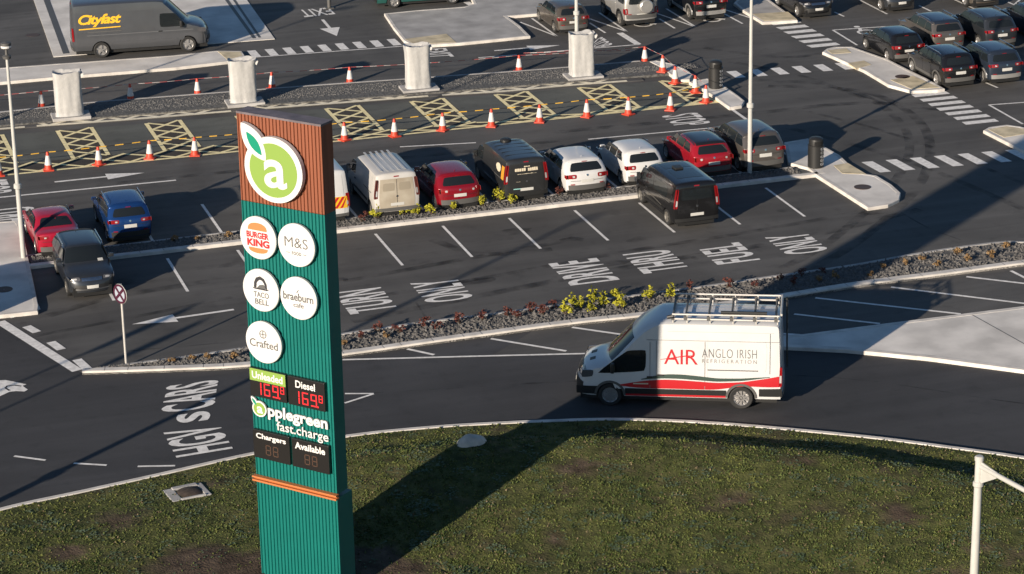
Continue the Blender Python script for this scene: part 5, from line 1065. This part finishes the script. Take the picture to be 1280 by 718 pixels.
dp = thing('steel_post', 'dark slim post whose foot stands beside the painted EXIT word', 'post', (*(6.36, 35.40), 0)); mk('post', tube((0, 0, 0), (0, 0, 4.), .09, .07, 12), M_DARKG, dp, smooth=True); mk('base_plate', box(0, 0, .02, .36, .36, .04), M_DARKG, dp)

# ------------------------------------------------------------------ on the bank: boulder, drain chamber, litter
bm = bmesh.new(); bmesh.ops.create_icosphere(bm, subdivisions=4, radius=1)
for q in bm.verts: n = 1 + .10 * noise.fractal(q.co * 1.4 + Vector((3, 1, 2)), 1, 2, 3); q.co = Vector((q.co.x * .46 * n, q.co.y * .34 * n, q.co.z * .46 * n))
bm.verts.index_update(); vf = [tuple(q.co) for q in bm.verts], [tuple(q.index for q in k.verts) for k in bm.faces]; bm.free()
bx, by = (-2.62, -16.60); o = mk('boulder', vf, mat('pale_stone', (.55, .50, .43), .8, var=.18, vscale=3, bump=.4, bscale=9), smooth=True, ang=None); o.location = (bx, by, .44); tag(o, 'pale rounded boulder on the crest of the grass bank', 'boulder')
dc = thing('drain_chamber', 'square concrete drain chamber full of soil in the grass', 'drain chamber', (*(-10.37, -16.08), .10), R(8))
mk('frame', join(box(-.45, 0, .0, .28, .85, .12, .02), box(.42, 0, .0, .16, .85, .12, .02), box(0, .36, .02, .7, .16, .14, .02), box(0, -.40, .02, .7, .08, .14, .02)), M_CONCG, dc); 
mk('soil_fill', lathe([(.40, .02), (.3, .08), (.15, .11), (0, .12)], 14, (.02, 0, 0), cap=False), M_SOIL, dc, smooth=True)
lt = mk('litter_strip', join(box(0, 0, 0, .62, .05, .03, .01), box(.1, .03, .012, .3, .04, .03, .01)), mat('pink_plastic', (.42, .16, .15), .6)); lt.location = (*(9.10, -24.42), .27); lt.rotation_euler = (0, 0, R(-12)); tag(lt, 'pinkish strip of litter lying in the grass by the bracket pole', 'litter')

# ------------------------------------------------------------------ shrubs in the strips
LY = mat('leaf_yellow_green', (.19, .20, .015), .7, spec=.3, col2=(.42, .38, .03), vscale=9); LR = mat('leaf_dark_red', (.05, .016, .013), .7, spec=.3, col2=(.13, .04, .03), vscale=9); LD = mat('leaf_dry_orange', (.15, .085, .035), .8, spec=.2, col2=(.30, .20, .10), vscale=9); M_STEM = mat('stem_brown', (.06, .04, .025), .9)
def shrub_mesh(seed, m, h, w, n=150):
    r = random.Random(seed); v, f = [], []; cl = [(r.uniform(-w, w) * .7, r.uniform(-w, w) * .7, h * r.uniform(.35, .95), w * r.uniform(.3, .6)) for _ in range(7)]
    for k in range(n):
        c = cl[k % 7]; d = Vector((r.gauss(0, 1), r.gauss(0, 1), r.gauss(0, 1))).normalized() * c[3] * r.random() ** .4; p = Vector((c[0], c[1], c[2])) + d
        p.z = max(p.z, .05); a = Vector((r.gauss(0, 1), r.gauss(0, 1), r.gauss(0, .6))).normalized(); b = a.orthogonal().normalized(); b.rotate(Matrix.Rotation(r.random() * 6.28, 3, a)); s = r.uniform(.04, .075); o = len(v)
        v += [tuple(p - a * s), tuple(p + b * s * .55), tuple(p + a * s), tuple(p - b * s * .55)]; f.append((o, o + 1, o + 2, o + 3))
    return mk('foliage', (v, f), m), mk('stem', join(*[tube((0, 0, -.05), (c[0] * .8, c[1] * .8, c[2] * .9), .014, .006, 5) for c in cl]), M_STEM)
PRO = {}
for key, m in (('y', LY), ('r', LR), ('d', LD)):
    PRO[key] = []
    for q in range(3):
        a, b = shrub_mesh(100 + q + ord(key), m, .46 if key == 'y' else .40 if key == 'r' else .30, .24 if key != 'd' else .20, 130 if key == 'y' else 90)
        PRO[key].append((a.data, b.data)); bpy.data.objects.remove(a); bpy.data.objects.remove(b)
WORD = {'y': 'yellow green', 'r': 'dark red', 'd': 'dry orange'}
def shrubs(key, pts, where, grp, z=.06):
    for k, p in enumerate(pts):
        nm = {'y': 'shrub', 'r': 'shrub', 'd': 'plant_tuft'}[key]
        if len(pts) > 1: lb = '%s %s %s, %s from the left' % (WORD[key], 'tuft' if key == 'd' else 'shrub', where, NTH[k] if k < 14 else 'last')
        else: lb = '%s %s %s' % (WORD[key], 'tuft' if key == 'd' else 'shrub', where)
        s = thing(nm, lb, 'shrub', (*p, z), random.random() * 6.28, grp); q = random.uniform(.8, 1.15) * (.9 if key == 'y' else .68); s.scale = (q, q, q * random.uniform(.85, 1.15)); d = PRO[key][random.randrange(3)]
        obj('foliage', d[0], s); obj('stem', d[1], s)
g1, g2 = 'low shrubs in the strip behind the parked row', 'low shrubs in the curved strip'
shrubs('y', [(0.49, 4.97), (1.43, 4.89), (1.90, 4.90), (2.36, 4.68)], 'at the tail of the grimy white van', g1); shrubs('y', [(3.17, 4.89)], 'at the tail of the dark red hatchback', g1); shrubs('y', [(4.30, 4.94), (4.95, 5.13), (5.36, 4.73), (5.65, 5.20)], 'at the tail of the lettered charcoal van', g1)
shrubs('r', [(-0.18, 4.75), (0.11, 5.11)], 'just left of the grimy white van', g1); shrubs('r', [(7.17, 5.11), (7.82, 5.16), (8.25, 5.09), (8.87, 5.06)], 'at the tail of the white hatchback', g1); shrubs('d', [(-6.69, 5.03), (-5.89, 4.90), (-4.82, 4.82)], 'in the gravel right of the blue car', g1)
shrubs('d', [(-8.92, -6.19), (-8.31, -6.20), (-7.82, -6.32), (-7.08, -6.52), (-3.69, -6.64), (-2.29, -6.50)], 'near the left end of the curved strip', g2)
shrubs('r', [(-3.05, -6.29), (-2.40, -5.94), (-1.84, -6.23), (-0.97, -5.96), (-0.67, -6.37), (0.16, -6.08), (0.90, -6.05)], 'in the curved strip right of the totem', g2); shrubs('r', [(1.74, -5.95), (1.95, -6.29), (2.56, -5.87), (2.80, -6.27), (3.27, -5.79)], 'in the curved strip left of the yellow shrubs', g2)
shrubs('y', [(3.47, -6.45), (3.93, -5.88), (4.12, -6.11), (4.30, -6.45), (4.67, -5.77), (4.85, -6.07)], 'in the curved strip above the white van bonnet', g2); shrubs('y', [(5.45, -5.83), (5.30, -6.63), (6.47, -6.05), (7.12, -6.14)], 'in the curved strip behind the white van roof', g2)
shrubs('r', [(7.93, -5.72), (9.14, -5.94), (10.02, -6.19), (10.97, -5.98), (11.18, -6.55), (11.78, -5.79), (12.51, -5.74)], 'in the curved strip behind the van roof rack', g2)
shrubs('d', [(12.12, -6.42), (12.75, -6.33), (13.82, -6.57), (14.56, -6.01), (15.37, -5.98), (16.07, -5.74), (16.26, -6.41), (17.42, -5.57)], 'in the curved strip right of the white van', g2); shrubs('d', [(17.42, -6.34), (18.30, -6.25), (19.24, -5.56), (19.56, -6.47)], 'at the right end of the curved strip', g2)
